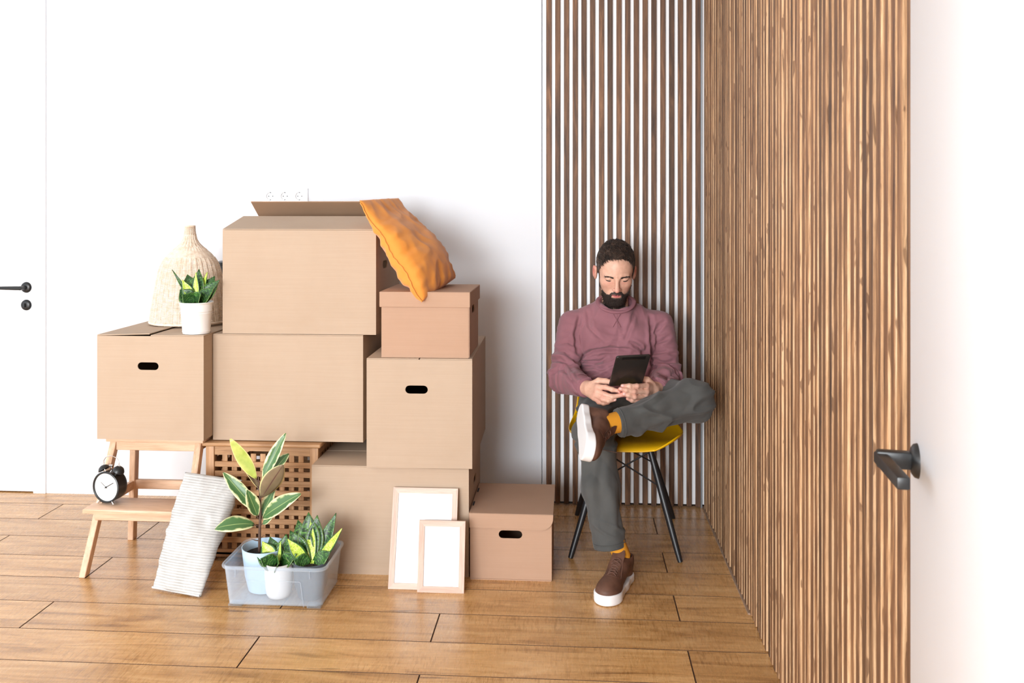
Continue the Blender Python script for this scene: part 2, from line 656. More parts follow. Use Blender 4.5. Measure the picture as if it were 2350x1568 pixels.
def leaf_mat(name, kind):
    m = Mat(name, rough=0.38)
    m.b.inputs['Subsurface Weight'].default_value = 0.0
    a = m.n('ShaderNodeAttribute', attribute_name='across')
    al = m.n('ShaderNodeAttribute', attribute_name='along')
    ac = a.outputs['Fac']
    v = m.coord((1, 1, 1), rnd=9.0)
    if kind == 'rubber':
        g = m.noise(v, 38, 3, 0.5, 0.4)
        e = m.math('ADD', ac, m.math('MULTIPLY', m.math('SUBTRACT', g, 0.5), 1.1))
        c = m.ramp(e, [(0.60, S(74, 112, 66)), (0.66, S(96, 132, 76)), (0.84, S(226, 226, 176))])
        mid = m.ramp(ac, [(0.0, S(170, 190, 120)), (0.06, S(74, 112, 66))])
        c = m.mix(m.ramp(ac, [(0.03, (1, 1, 1, 1)), (0.09, (0, 0, 0, 1))]), c, mid)
    elif kind == 'rubber_pale':
        c = m.ramp(m.noise(v, 30, 3), [(0.35, S(160, 178, 80)), (0.65, S(196, 204, 112))])
        c = m.mix(m.ramp(ac, [(0.84, (0, 0, 0, 1)), (0.92, (1, 1, 1, 1))]), c, S(230, 226, 150))
    elif kind == 'rubber_under':
        c = m.ramp(m.noise(v, 20, 3), [(0.3, S(112, 98, 76)), (0.7, S(134, 118, 94))])
        c = m.mix(m.ramp(ac, [(0.86, (0, 0, 0, 1)), (0.93, (1, 1, 1, 1))]), c, S(226, 212, 150))
        c = m.mix(m.ramp(ac, [(0.03, (1, 1, 1, 1)), (0.08, (0, 0, 0, 1))]), c, S(92, 62, 58))
    else:
        w_ = m.n('ShaderNodeTexNoise')
        mp = m.n('ShaderNodeCombineXYZ')
        m.l(m.math('MULTIPLY', al.outputs['Fac'], 34.0), mp.inputs[0])
        m.l(m.math('MULTIPLY', ac, 2.5), mp.inputs[1])
        oi = m.n('ShaderNodeObjectInfo')
        m.l(m.math('MULTIPLY', oi.outputs['Random'], 40.0), mp.inputs[2])
        m.l(mp.outputs[0], w_.inputs['Vector'])
        w_.inputs['Scale'].default_value = 1.0
        w_.inputs['Detail'].default_value = 2
        w_.inputs['Distortion'].default_value = 0.6
        f = w_.outputs['Fac']
        if kind == 'snake_dark':
            c = m.ramp(f, [(0.38, S(18, 44, 20)), (0.52, S(34, 78, 34)), (0.66, S(98, 150, 66))])
            c = m.mix(m.ramp(ac, [(0.90, (0, 0, 0, 1)), (0.96, (1, 1, 1, 1))]), c, S(88, 118, 52))
        else:
            c = m.ramp(f, [(0.36, S(140, 178, 50)), (0.52, S(190, 214, 84)), (0.7, S(222, 232, 140))])
            c = m.mix(m.ramp(ac, [(0.72, (0, 0, 0, 1)), (0.80, (1, 1, 1, 1))]), c, S(38, 84, 34))
    m.color(c)
    return m


M_rub = leaf_mat('variegated_rubber_leaf', 'rubber')
M_rubp = leaf_mat('young_rubber_leaf', 'rubber_pale')
M_rubu = leaf_mat('rubber_leaf_underside', 'rubber_under')
M_snd = leaf_mat('snake_plant_dark_leaf', 'snake_dark')
M_snl = leaf_mat('snake_plant_lime_leaf', 'snake_light')
M_stem = Mat('brown_stem', S(88, 66, 54), 0.6)

M_clockface = Mat('clock_dial', (0.87, 0.88, 0.88, 1), 0.3)
M_numeral = Mat('dial_print_grey', S(168, 168, 170), 0.5)


def cloth(name, col, col2, sc_=320, bump=0.25, rough=0.9, sheen=0.2):
    m = Mat(name, rough=rough)
    m.b.inputs['Sheen Weight'].default_value = sheen
    v = m.coord((1, 1, 1))
    g = m.noise(v, sc_, 2, 0.5)
    g2 = m.noise(v, 9, 4, 0.6)
    m.color(m.mix(m.ramp(g2, [(0.3, (0, 0, 0, 1)), (0.7, (1, 1, 1, 1))]), col, col2))
    m.bump(g, bump, 0.001)
    return m


M_sweater = cloth('mauve_sweatshirt_jersey', S(146, 99, 108), S(134, 89, 98), 500, 0.15, 0.95, 0.15)
M_rib = Mat('mauve_rib_knit', S(138, 92, 101), 0.95)
M_trouser = cloth('grey_cotton_twill', S(80, 80, 78), S(68, 69, 68), 600, 0.2, 0.9, 0.1)
M_sock = Mat('mustard_rib_sock', S(214, 146, 34), 0.9)
v = M_sock.coord((1, 1, 1))
M_sock.bump(M_sock.noise(v, 400, 2), 0.3, 0.001)
M_leather = Mat('brown_nubuck', rough=0.62)
v = M_leather.coord((1, 1, 1))
g = M_leather.noise(v, 24, 5, 0.6)
M_leather.color(M_leather.ramp(g, [(0.3, S(82, 54, 42)), (0.7, S(108, 74, 58))]))
M_leather.bump(M_leather.noise(v, 500, 2), 0.15, 0.001)
M_lace = Mat('brown_lace', S(96, 66, 54), 0.85)
M_sole = Mat('white_rubber_sole', (0.83, 0.835, 0.85, 1), 0.45)
M_orange = cloth('orange_pillow_cotton', S(228, 150, 62), S(218, 136, 48), 420, 0.2, 0.85, 0.25)
M_yellow = Mat('yellow_shell_plastic', S(240, 186, 8), 0.38)
M_steel = Mat('black_chair_steel', (0.012, 0.012, 0.014, 1), 0.4)
M_hair = Mat('dark_brown_hair', rough=0.5)
v = M_hair.coord((1, 1, 1))
M_hair.color(M_hair.ramp(M_hair.noise(v, 55, 3), [(0.35, S(40, 31, 27)), (0.7, S(96, 76, 64))]))
M_beard = Mat('dark_beard_hair', S(58, 46, 41), 0.6)
M_tab = Mat('space_grey_aluminium', S(62, 58, 56), 0.36, Metallic=0.55)
M_tabblk = Mat('black_antenna_plastic', (0.006, 0.006, 0.006, 1), 0.35)
M_screen = Mat('tablet_glass', (0.01, 0.01, 0.012, 1), 0.08)


def cream_knit():
    m = Mat('off_white_ribbed_cotton', rough=0.92)
    a = m.n('ShaderNodeAttribute', attribute_name='rib')
    f = m.math('FRACT', m.math('MULTIPLY', a.outputs['Fac'], 44.0))
    w_ = m.math('ABSOLUTE', m.math('SUBTRACT', f, 0.5))
    v = m.coord((1, 1, 1))
    g = m.noise(v, 230, 3, 0.6)
    g2 = m.noise(v, 22, 3, 0.6)
    k = m.math('ADD', m.math('MULTIPLY', w_, 1.5), m.math('MULTIPLY', m.math('SUBTRACT', g2, 0.5), 0.9))
    c = m.ramp(k, [(0.0, S(168, 168, 166)), (0.25, S(192, 193, 192)), (0.7, S(204, 206, 206))])
    m.color(c)
    m.bump(m.math('ADD', k, m.math('MULTIPLY', g, 0.8)), 0.45, 0.003)
    return m


M_cream = cream_knit()


def skin_mat():
    m = Mat('skin', rough=0.5)
    a = m.n('ShaderNodeAttribute', attribute_name='blush')
    v = m.coord((1, 1, 1))
    g = m.noise(v, 60, 4, 0.6)
    c = m.ramp(g, [(0.3, S(206, 160, 138)), (0.7, S(222, 178, 156))])
    c = m.mix(a.outputs['Fac'], c, S(204, 116, 108))
    m.color(c)
    m.b.inputs['Subsurface Weight'].default_value = 0.12
    m.b.inputs['Subsurface Radius'].default_value = (0.012, 0.005, 0.003)
    m.b.inputs['Subsurface Scale'].default_value = 0.5
    m.bump(m.noise(v, 420, 3), 0.12, 0.0008)
    return m


M_skin = skin_mat()
M_lip = Mat('lips', S(196, 112, 108), 0.45)
M_lash = Mat('eyelash_line', S(26, 18, 16), 0.6)
M_nail = Mat('fingernail', S(226, 182, 172), 0.3)

# ================================================================ the room
ZC = 2.72
YB = 4.057      # back wall face and front of its slats
XR = 0.587      # front of the slats of the right wall
XL = -3.75
YF = -3.65
# floor: planks laid one by one on a dark underlay
floor = boxo('floor', XL - 0.1, XR + 0.2, YF - 0.1, YB + 0.25, -0.05, -0.004, M_joint)
tag(floor, kind='structure')
RW, PL = 0.1945, 1.3375
plank_cache = {}
for k in range(0, 41):
    y1 = 3.912 + RW - k * RW
    y0 = y1 - RW
    ph = -0.443 if k % 2 == 0 else 0.35
    x = ph + PL * math.ceil((XR + 0.06 - ph) / PL)
    while x > XL:
        xa, xb = max(x - PL, XL), min(x, XR + 0.05)
        yb_ = min(y1, YB + 0.03)
        key = (round(xb - xa, 3), round(yb_ - y0, 3))
        if key not in plank_cache:
            bm = bmesh.new()
            L, W_ = key
            g_ = 0.0006
            add_box(bm, -L / 2 + g_, L / 2 - g_, -W_ / 2 + g_, W_ / 2 - g_, -0.008, 0.0)
            top = [e for e in bm.edges if all(abs(v_.co.z) < 1e-6 for v_ in e.verts)]
            bmesh.ops.bevel(bm, geom=top, offset=0.0016, segments=1, affect='EDGES')
            bm.normal_update()
            for f_ in bm.faces:
                f_.material_index = 0 if f_.normal.z > 0.9 else 1
            me = bpy.data.meshes.new('plank')
            bmesh.ops.recalc_face_normals(bm, faces=bm.faces)
            bm.to_mesh(me)
            bm.free()
            me.materials.append(M_floor.m)
            me.materials.append(M_joint.m)
            plank_cache[key] = me
        o = bpy.data.objects.new('plank', plank_cache[key])
        C.objects.link(o)
        o.parent = floor
        o.location = ((xa + xb) / 2, (y0 + yb_) / 2, 0)
        x -= PL

tag(boxo('ceiling', XL - 0.1, XR + 0.2, YF - 0.1, YB + 0.25, ZC, ZC + 0.1, M_ceil), kind='structure')
# back wall: plaster left of the slatted niche, with the doorway cut out
DX1 = -2.557   # right edge of the door leaf
DX0 = DX1 - 0.80
DH = 2.42
bm = bmesh.new()
add_box(bm, DX1 + 0.003, -0.143, YB, YB + 0.12, 0.0, ZC)
add_box(bm, XL, DX0 - 0.003, YB, YB + 0.12, 0.0, ZC)
add_box(bm, DX0 - 0.003, DX1 + 0.003, YB, YB + 0.12, DH, ZC)
wb = from_bm('wall_back', bm, M_wall)
tag(wb, kind='structure')
# panel behind the slats
tag(boxo('wall_niche', -0.1405, XR + 0.12, YB + 0.013, YB + 0.16, 0.012, ZC, Mat('white_niche_panel', (0.91, 0.93, 0.96, 1), 0.4)), kind='structure')
tag(boxo('trim_1', -0.1385, -0.1215, YB - 0.002, YB + 0.013, 0.004, ZC, M_white, bev=0.0012, seg=1), kind='structure')
tag(boxo('trim_2', XR - 0.012, XR - 0.004, YB + 0.004, YB + 0.013, 0.0, ZC, M_grey), kind='structure')
sb = empty('slat_panel', 'vertical dark-stained wooden slats over white panel behind the seated man', 'wall panelling', (0, 0, 0))
me = None
for i in range(18):
    x0 = -0.1205 + i * 0.03960
    dz = random.uniform(0.0, 0.006)
    if me is None:
        bm = bmesh.new()
        add_box(bm, 0, 0.0225, 0, 0.013, 0.0, ZC - 0.012, 0.0012, 1)
        o = from_bm('slat', bm, M_slat, sb)
        me = o.data
    else:
        o = bpy.data.objects.new('slat', me)
        C.objects.link(o)
        o.parent = sb
    o.location = (x0 + random.uniform(-0.0006, 0.0006), YB - 0.0005, 0.003 + dz)

# right wall with its own slats
tag(boxo('wall_right', XR + 0.022, XR + 0.16, YF - 0.1, YB + 0.04, 0.0, ZC, M_slat), kind='structure')
sr = empty('slat_panel', 'long right-hand wall cladding of sawn brown slats seen at a slant', 'wall panelling', (0, 0, 0))
me = None
for i in range(80):
    y1 = YB - 0.012 - i * 0.03985
    if me is None:
        bm = bmesh.new()
        add_box(bm, 0, 0.022, -0.0225, 0, 0.0, ZC - 0.01, 0.0012, 1)
        bm.normal_update()
        for f_ in bm.faces:
            f_.material_index = 1 if abs(f_.normal.x) > 0.6 else 0
        o = from_bm('slat', bm, [M_slat2, M_slat3], sr)
        me = o.data
    else:
        o = bpy.data.objects.new('slat', me)
        C.objects.link(o)
        o.parent = sr
    o.location = (XR + random.uniform(-0.002, 0.002), y1 + random.uniform(-0.0015, 0.0015), 0.003)
    o.scale = (1, random.uniform(0.90, 1.10), 1)
    if y1 < 0.95:
        break
# light filler strip at the foot of the right wall
tag(boxo('trim_3', XR - 0.006, XR + 0.002, 3.0, YB - 0.003, 0.0, 0.006, Mat('filler', S(150, 125, 105), 0.8)), kind='structure')

# left wall with two windows, front wall with one (all outside the frame, where the daylight enters)
def wall_with_holes(name, horiz, a0, a1, holes, pos, th, flip):
    bm = bmesh.new()
    if horiz == 'y':
        Mx = Matrix.Translation((pos, 0, 0)) @ Matrix.Rotation(PI / 2, 4, 'Z')
        add_panel(bm, rect(a0, a1, 0, ZC), [rect(*h) for h in holes], th, Mx)
    else:
        Mx = Matrix.Translation((0, pos, 0))
        add_panel(bm, rect(a0, a1, 0, ZC), [rect(*h) for h in holes], th, Mx)
    o = from_bm(name, bm, M_wall if horiz == 'y' else M_front)
    tag(o, kind='structure')


wall_with_holes('wall_left', 'y', YF, YB + 0.1, [(1.88, 3.62, 0.32, 2.68), (-0.52, 1.22, 0.32, 2.68)], XL, 0.12, 1)
wall_with_holes('wall_front', 'x', XL, XR + 0.1, [(-3.40, -0.40, 0.60, 2.70)], YF - 0.12, 0.12, 1)
for i, (horiz, a0, a1, z0, z1) in enumerate([('y', 1.88, 3.62, 0.32, 2.68), ('y', -0.52, 1.22, 0.32, 2.68), ('x', -3.40, -0.40, 0.60, 2.70)]):
    bm = bmesh.new()
    Mx = (Matrix.Translation((XL - 0.06, 0, 0)) @ Matrix.Rotation(PI / 2, 4, 'Z')) if horiz == 'y' else Matrix.Translation((0, YF - 0.07, 0))
    mid = (a0 + a1) / 2
    add_panel(bm, rect(a0, a1, z0, z1), [rect(a0 + 0.05, mid - 0.03, z0 + 0.05, z1 - 0.05), rect(mid + 0.03, a1 - 0.05, z0 + 0.05, z1 - 0.05)], 0.04, Mx)
    o = from_bm('window_%d' % (i + 1), bm, M_white)
    tag(o, kind='structure')

# the door in the back wall
d1 = empty('door_1', loc=(0, 0, 0), kind='structure')
boxo('door_leaf', DX0 + 0.002, DX1 - 0.002, YB + 0.004, YB + 0.044, 0.005, DH - 0.003, M_white, d1, 0.001, 1)
bm = bmesh.new()
add_box(bm, DX1 + 0.0015, DX1 + 0.062, YB - 0.010, YB + 0.02, 0.0, DH + 0.06, 0.0015, 1)
add_box(bm, DX0 - 0.062, DX0 - 0.0015, YB - 0.010, YB + 0.02, 0.0, DH + 0.06, 0.0015, 1)
add_box(bm, DX0 - 0.0015, DX1 + 0.0015, YB - 0.010, YB + 0.02, DH, DH + 0.06, 0.0015, 1)
from_bm('door_frame', bm, M_white, d1, auto=30)
boxo('door_gap_shade', DX0 - 0.01, DX1 + 0.01, YB + 0.05, YB + 0.11, 0.0, DH, M_gap, d1)  # dark block behind the leaf, coloured as the gap's shade


def rose_prof():
    return [(0, 0.011), (0.010, 0.011), (0.019, 0.009), (0.0245, 0.005), (0.026, 0.0), (0.0, 0.0)]


h = lathe('handle_rose', rose_prof(), M_black, d1, 32, (-2.597, YB + 0.004, 0.977), (PI / 2, 0, 0))
bm = bmesh.new()
add_tube(bm, [(0, 0, 0.008), (0, 0, 0.052)], 0.0095, 12)
add_tube(bm, [(0.006, 0, 0.048), (-0.02, 0, 0.05), (-0.13, 0, 0.046)], [0.0085, 0.009, 0.007], 10, flat=0.7)
from_bm('handle_lever', bm, M_black, d1, loc=(-2.597, YB + 0.004, 0.977), rot=(PI / 2, 0, 0), auto=40)
lathe('keyhole_rose', rose_prof(), M_black, d1, 32, (-2.597, YB + 0.004, 0.893), (PI / 2, 0, 0))
boxo('thumb_turn', -0.003, 0.003, -0.02, -0.008, -0.009, 0.009, M_black, d1, 0.001, 1, loc=(-2.597, YB + 0.004, 0.893))

# open door at the right edge, next to the camera
d2 = empty('door_2', loc=(0.3665, 0.6435, 0), rot=(0, 0, -math.radians(11.5)), kind='structure')
# local +y runs from hinge to free edge, the seen face is local x = 0, thickness to +x
boxo('door_leaf', 0.0, 0.040, 0.0, 0.80, 0.008, 2.35, M_white, d2, 0.0012, 2)
hy, hz = 0.735, 0.974
h = lathe('handle_rose', rose_prof(), M_black, d2, 40, (0.0, hy, hz), (0, -PI / 2, 0))
bm = bmesh.new()
add_box(bm, -0.058, -0.006, -0.0095, 0.0095, -0.013, 0.013, 0.004, 2)
add_box(bm, -0.010, 0.008, -0.128, 0.008, -0.0085, 0.0095, 0.003, 2, Matrix.Translation((-0.050, 0, 0)) @ Matrix.Rotation(math.radians(6), 4, 'Z'))
from_bm('handle_lever', bm, M_black, d2, loc=(0, hy, hz), auto=40)
# jamb that carries the open door
tag(boxo('trim_4', 0.408, XR + 0.02, 0.52, 0.66, 0.0, ZC, M_white), kind='structure')

# sockets
so = empty('wall_socket', 'white triple power socket on the wall above the open box flap', 'socket', (-1.3375, YB, 1.410))
bm = bmesh.new()
add_panel(bm, rect(-0.1085, 0.1085, -0.036, 0.036), [[(c_ + 0.0208 * math.cos(PI * k / 16), 0.0208 * math.sin(PI * k / 16)) for k in range(32)] for c_ in (-0.069, 0, 0.069)], 0.0088, Matrix.Translation((0, -0.009, 0)))
from_bm('cover_plate', bm, M_plate, so)
for cx_ in (-0.069, 0, 0.069):
    s1 = lathe('socket_insert', [(0, -0.0075), (0.0170, -0.0075), (0.0185, 0.001), (0.0206, 0.001), (0.0206, -0.0085), (0, -0.0085)], M_plate, so, 32, (cx_, -0.0092, 0), (PI / 2, 0, 0))
    bm = bmesh.new()
    for dx in (-0.0095, 0.0095):
        add_lathe(bm, [(0, 0.0006), (0.0028, 0.0006), (0.0028, 0), (0, 0)], 10, (dx, 0, -0.0076))
    add_box(bm, -0.002, 0.002, -0.019, -0.0155, -0.0075, 0.0020)
    add_box(bm, -0.002, 0.002, 0.0155, 0.019, -0.0075, 0.0020)
    from_bm('pin_holes', bm, M_black, s1)


# ================================================================ cartons
def carton(name, label, w, d, h, loc, rz=0.0, front=None, right=None, back=None, flaps='long', mat=None, t=0.004, group=None, lift=0.0, taper=0.0):
    """box with its origin at the lower front left corner; front / right = (cx, cz, w, h) hand hole"""
    mat = mat or M_card
    e = empty(name, label, 'box', loc, (0, 0, rz), group)
    bm = bmesh.new()
    I = Matrix.Identity(4)
    add_panel(bm, rect(0, w, 0, h), [stadium(*front)] if front else [], t, I)
    add_panel(bm, rect(0, w, 0, h), [], t, Matrix.Translation((0, d - t, 0)))
    Ms = Matrix.Translation((0, t, 0)) @ Matrix.Rotation(PI / 2, 4, 'Z')
    add_panel(bm, rect(0, d - 2 * t, 0, h), [], t, Matrix.Translation((t, t, 0)) @ Matrix.Rotation(PI / 2, 4, 'Z'))
    add_panel(bm, rect(0, d - 2 * t, 0, h), [stadium(*right)] if right else [], t, Matrix.Translation((w, t, 0)) @ Matrix.Rotation(PI / 2, 4, 'Z'))
    add_box(bm, t, w - t, t, d - t, 0.0, t)
    from_bm('body', bm, mat, e)
    g = 0.0018
    if flaps == 'short':      # major flaps hinge on the left and right edges, seam runs front to back
        f1 = boxo('flap', 0.0, w / 2 - g, 0.0, d, 0.0, t, mat, e, 0.0008, 1, loc=(0.0, 0, h + 0.0003), rot=(0, -lift, 0))
        boxo('flap', -(w / 2 - g), 0.0, 0.0, d, 0.0, t, mat, e, 0.0008, 1, loc=(w, 0, h + 0.0003), rot=(0, 0, 0))
    elif flaps == 'long':
        boxo('flap', 0.0, w, 0.0, d / 2 - g, 0.0, t, mat, e, 0.0008, 1, loc=(0, 0, h + 0.0003))
        boxo('flap', 0.0, w, -(d / 2 - g), 0.0, 0.0, t, mat, e, 0.0008, 1, loc=(0, d, h + 0.0003))
    elif flaps == 'tent':
        L = 0.222
        boxo('flap', 0.0, w, 0.0, L, 0.0, t, mat, e, 0.0008, 1, loc=(0, 0.001, h + 0.0005), rot=(math.radians(12.5), 0, 0))
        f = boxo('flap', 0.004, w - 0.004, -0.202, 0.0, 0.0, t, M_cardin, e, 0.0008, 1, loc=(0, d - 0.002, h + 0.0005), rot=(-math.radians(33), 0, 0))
        f['label'] = 'raised back flap showing its dark inner side'
    return e


carton('moving_box', 'wide cardboard box on the floor behind the two leaning picture frames',
       0.586, 0.40, 0.396, (-0.967, 3.236, 0), 0.0, right=(0.20, 0.30, 0.085, 0.031), group=None)
carton('moving_box', 'cardboard box with front hand hole directly under the small lidded archive box',
       0.388, 0.595, 0.396, (-0.754, 3.208, 0.4035), 0.018, front=(0.184, 0.287, 0.083, 0.030), flaps='short')
carton('moving_box', 'wide cardboard box lying on the lattice chest under the open box',
       0.588, 0.41, 0.405, (-1.388, 3.345, 0.4585), 0.0)
carton('moving_box', 'cardboard box with front hand hole resting on the birch step stool',
       0.416, 0.58, 0.393, (-1.806, 3.262, 0.4755), 0.0, front=(0.200, 0.279, 0.082, 0.029), flaps='short', lift=math.radians(1.7))
carton('open_moving_box', 'topmost wide cardboard box of the pile with its two long flaps tented open',
       0.601, 0.46, 0.400, (-1.352, 3.350, 0.8690), 0.0, right=(0.16, 0.26, 0.085, 0.031), flaps='tent')

# small archive box with a lift-off lid
ab = empty('archive_box', 'small lidded cardboard archive box under the orange pillow, on the right column of boxes', 'box', (-0.703, 3.226, 0.8045), (0, 0, 0.0))
bm = bmesh.new()
w_, d_, h_ = 0.322, 0.33, 0.236
t = 0.004
add_panel(bm, rect(0, w_, 0, h_), [], t, Matrix.Identity(4))
add_panel(bm, rect(0, w_, 0, h_), [], t, Matrix.Translation((0, d_ - t, 0)))
add_panel(bm, rect(0, d_ - 2 * t, 0, h_), [], t, Matrix.Translation((t, t, 0)) @ Matrix.Rotation(PI / 2, 4, 'Z'))
add_panel(bm, rect(0, d_ - 2 * t, 0, h_), [stadium(0.155, 0.165, 0.075, 0.030)], t, Matrix.Translation((w_, t, 0)) @ Matrix.Rotation(PI / 2, 4, 'Z'))
add_box(bm, t, w_ - t, t, d_ - t, 0, t)
add_box(bm, w_, w_ + 0.0035, 0.0015, 0.012, 0.002, h_ - 0.02)
from_bm('body', bm, M_card2, ab)
bm = bmesh.new()
add_box(bm, -0.006, w_ + 0.006, -0.006, d_ + 0.006, h_ + 0.001, h_ + 0.006, 0.001, 1)
add_box(bm, -0.006, w_ + 0.006, -0.007, -0.002, h_ - 0.050, h_ + 0.005, 0.001, 1)
add_box(bm, -0.006, w_ + 0.006, d_ + 0.002, d_ + 0.007, h_ - 0.050, h_ + 0.005, 0.001, 1)
add_box(bm, w_ + 0.002, w_ + 0.007, -0.003, d_ + 0.003, h_ - 0.050, h_ + 0.005, 0.001, 1)
add_box(bm, -0.007, -0.002, -0.003, d_ + 0.003, h_ - 0.050, h_ + 0.005, 0.001, 1)
from_bm('lid', bm, M_card2, ab)

# archive box on the floor beside the man, with a tuck lid
fb = empty('archive_box', 'low cardboard archive box with hinged tuck lid on the floor beside the black chair', 'box', (-0.375, 3.222, 0), (0, 0, 0.0))
w_, d_, h_ = 0.298, 0.35, 0.238
bm = bmesh.new()
add_panel(bm, rect(0, w_, 0, h_), [stadium(0.148, 0.166, 0.086, 0.029)], t, Matrix.Identity(4))
add_panel(bm, rect(0, w_, 0, h_), [], t, Matrix.Translation((0, d_ - t, 0)))
add_panel(bm, rect(0, d_ - 2 * t, 0, h_), [], t, Matrix.Translation((t, t, 0)) @ Matrix.Rotation(PI / 2, 4, 'Z'))
add_panel(bm, rect(0, d_ - 2 * t, 0, h_), [], t, Matrix.Translation((w_, t, 0)) @ Matrix.Rotation(PI / 2, 4, 'Z'))
add_box(bm, t, w_ - t, t, d_ - t, 0, t)
add_box(bm, 0.002, w_ - 0.002, -0.003, 0.0, 0.0, 0.0035)
from_bm('body', bm, M_card2, fb)
bm = bmesh.new()
add_box(bm, -0.003, w_ + 0.006, -0.006, d_, h_ + 0.0005, h_ + 0.005, 0.001, 1)
out = [(-0.003, h_ + 0.004), (-0.001, h_ - 0.047)]
for k in range(9):
    a = -PI / 2 + (PI / 2) * k / 8
    out.append((w_ + 0.005 - 0.042 + 0.042 * math.cos(a), h_ - 0.052 + 0.042 + 0.042 * math.sin(a)))
out.append((w_ + 0.006, h_ + 0.004))
add_panel(bm, out, [], 0.0045, Matrix.Translation((0, -0.008, 0)))
from_bm('lid', bm, M_card2, fb)
for yy in (0.075, 0.235):
    boxo('lid_slot_shade', 0.0, 0.006, yy, yy + 0.045, h_ + 0.0048, h_ + 0.0062, M_gap, fb)  # dark strips laid on the lid, painted shade of the slots

# black thing half hidden behind the open box and the wicker shade
bk = empty('black_canister', 'dark lidded canister peeking out behind the wicker shade and the open box', 'canister', (-1.480, 3.812, 0.8745))
lathe('body', [(0, 0), (0.068, 0), (0.074, 0.226), (0, 0.226)], M_black, bk, 40)
lathe('lid', [(0, 0.227), (0.080, 0.227), (0.080, 0.244), (0.07, 0.248), (0, 0.248)], M_black, bk, 40)
box_under = None

# ================================================================ lattice chest
HX0, HY0, HW, HD, HH = -1.409, 3.325, 0.440, 0.44, 0.455
hm = empty('lattice_chest', 'brown acacia storage chest with lattice sides behind the rubber plant', 'chest', (HX0, HY0, 0))
ST = 0.033
for (xx, yy) in ((0, 0), (HW - ST, 0), (0, HD - ST), (HW - ST, HD - ST)):
    boxo('corner_post', xx, xx + ST, yy, yy + ST, 0.0, HH - 0.016, M_acacia_z, hm, 0.003, 2)
lid = boxo('lid', -0.012, HW + 0.012, -0.012, HD + 0.012, HH - 0.0155, HH, M_acacia, hm, 0.006, 3)


def lattice(side):
    L = HW - 2 * ST
    if side == 'front':
        Mx = Matrix.Translation((ST, 0.006, 0))
    elif side == 'back':
        Mx = Matrix.Translation((ST, HD - 0.022, 0))
    elif side == 'right':
        Mx = Matrix.Translation((HW - 0.006, ST, 0)) @ Matrix.Rotation(PI / 2, 4, 'Z')
        L = HD - 2 * ST
    else:
        Mx = Matrix.Translation((0.022, ST, 0)) @ Matrix.Rotation(PI / 2, 4, 'Z')
        L = HD - 2 * ST
    z0, z1 = 0.030, HH - 0.050
    # rails; the top one has a scooped grip
    out = [(0, z1 + 0.033), (0, z1), (L * 0.17, z1)]
    out = [(0, z1 + 0.033), (0, z1)]
    for k in range(13):
        u = k / 12
        out.append((L * (0.30 + 0.40 * u), z1 + 0.016 * min(1, math.sin(PI * u) * 2.2)))
    out += [(L, z1), (L, z1 + 0.033)]
    bm = bmesh.new()
    add_panel(bm, out, [], 0.016, Mx)
    from_bm('top_rail', bm, M_acacia, hm)
    bm = bmesh.new()
    add_box(bm, 0, L, 0, 0.016, z0 - 0.018, z0 + 0.012, 0.0015, 1, Mx)
    from_bm('bottom_rail', bm, M_acacia, hm)
    nh = 10
    pz = (z1 - z0 - 0.012) / (nh + 0.0)
    for i in range(nh - 1):
        zc = z0 + 0.012 + (i + 1) * pz
        bm = bmesh.new()
        add_box(bm, 0, L, 0.0, 0.007, zc - 0.0105, zc + 0.0105, 0.0012, 1, Mx)
        from_bm('slat', bm, M_acacia, hm)
    pxx = L / 10.0
    for i in range(9):
        xc = (i + 1) * pxx
        bm = bmesh.new()
        add_box(bm, xc - 0.0105, xc + 0.0105, 0.0072, 0.014, z0, z1 + 0.004, 0.0012, 1, Mx)
        from_bm('slat', bm, M_acacia_z, hm)


for s_ in ('front', 'right', 'left', 'back'):
    lattice(s_)
boxo('bottom_board', 0.006, HW - 0.006, 0.006, HD - 0.006, 0.022, 0.030, M_acacia, hm)

# ================================================================ step stool
stl = empty('step_stool', 'pale birch two-step stool carrying the left cardboard box', 'stool', (-1.60, 3.36, 0))


def bar(name, a, b, sx, sy, mat, parent, bev=0.002):
    """square bar from a to b, horizontal cross-section sx by sy"""
    bm = bmesh.new()
    a, b = Vector(a), Vector(b)
    vs = []
    for p in (a, b):
        for dx, dy in ((-1, -1), (1, -1), (1, 1), (-1, 1)):
            vs.append(bm.verts.new((p.x + dx * sx / 2, p.y + dy * sy / 2, p.z)))
    for k in range(4):
        bm.faces.new((vs[k], vs[(k + 1) % 4], vs[4 + (k + 1) % 4], vs[4 + k]))
    bm.faces.new(vs[3::-1])
    bm.faces.new(vs[4:])
    bmesh.ops.bevel(bm, geom=list(bm.edges), offset=bev, segments=1, affect='EDGES')
    return from_bm(name, bm, mat, parent, auto=35)


TZ = 0.473
# local coordinates relative to (-1.60, 3.36)
for sx in (-1, 1):
    bar('leg', (-0.193 if sx < 0 else 0.178, -0.212, 0), (sx * 0.168, -0.035, TZ - 0.018), 0.024, 0.034, M_birch_z, stl)
    bar('leg', (-0.200 if sx < 0 else 0.176, 0.160, 0), (sx * 0.168, 0.120, TZ - 0.018), 0.024, 0.034, M_birch_z, stl)
boxo('top_step', -0.192, 0.192, -0.062, 0.148, TZ - 0.018, TZ, M_birch, stl, 0.003, 2)
boxo('apron', -0.157, 0.157, -0.050, -0.032, TZ - 0.052, TZ - 0.018, M_birch, stl, 0.002, 1)
boxo('apron', -0.157, 0.157, 0.112, 0.130, TZ - 0.052, TZ - 0.018, M_birch, stl, 0.002, 1)
boxo('lower_step', -0.205, 0.172, -0.205, -0.060, 0.226, 0.243, M_birch, stl, 0.004, 2)
boxo('apron', -0.178, 0.165, -0.166, -0.148, 0.190, 0.226, M_birch, stl, 0.002, 1)
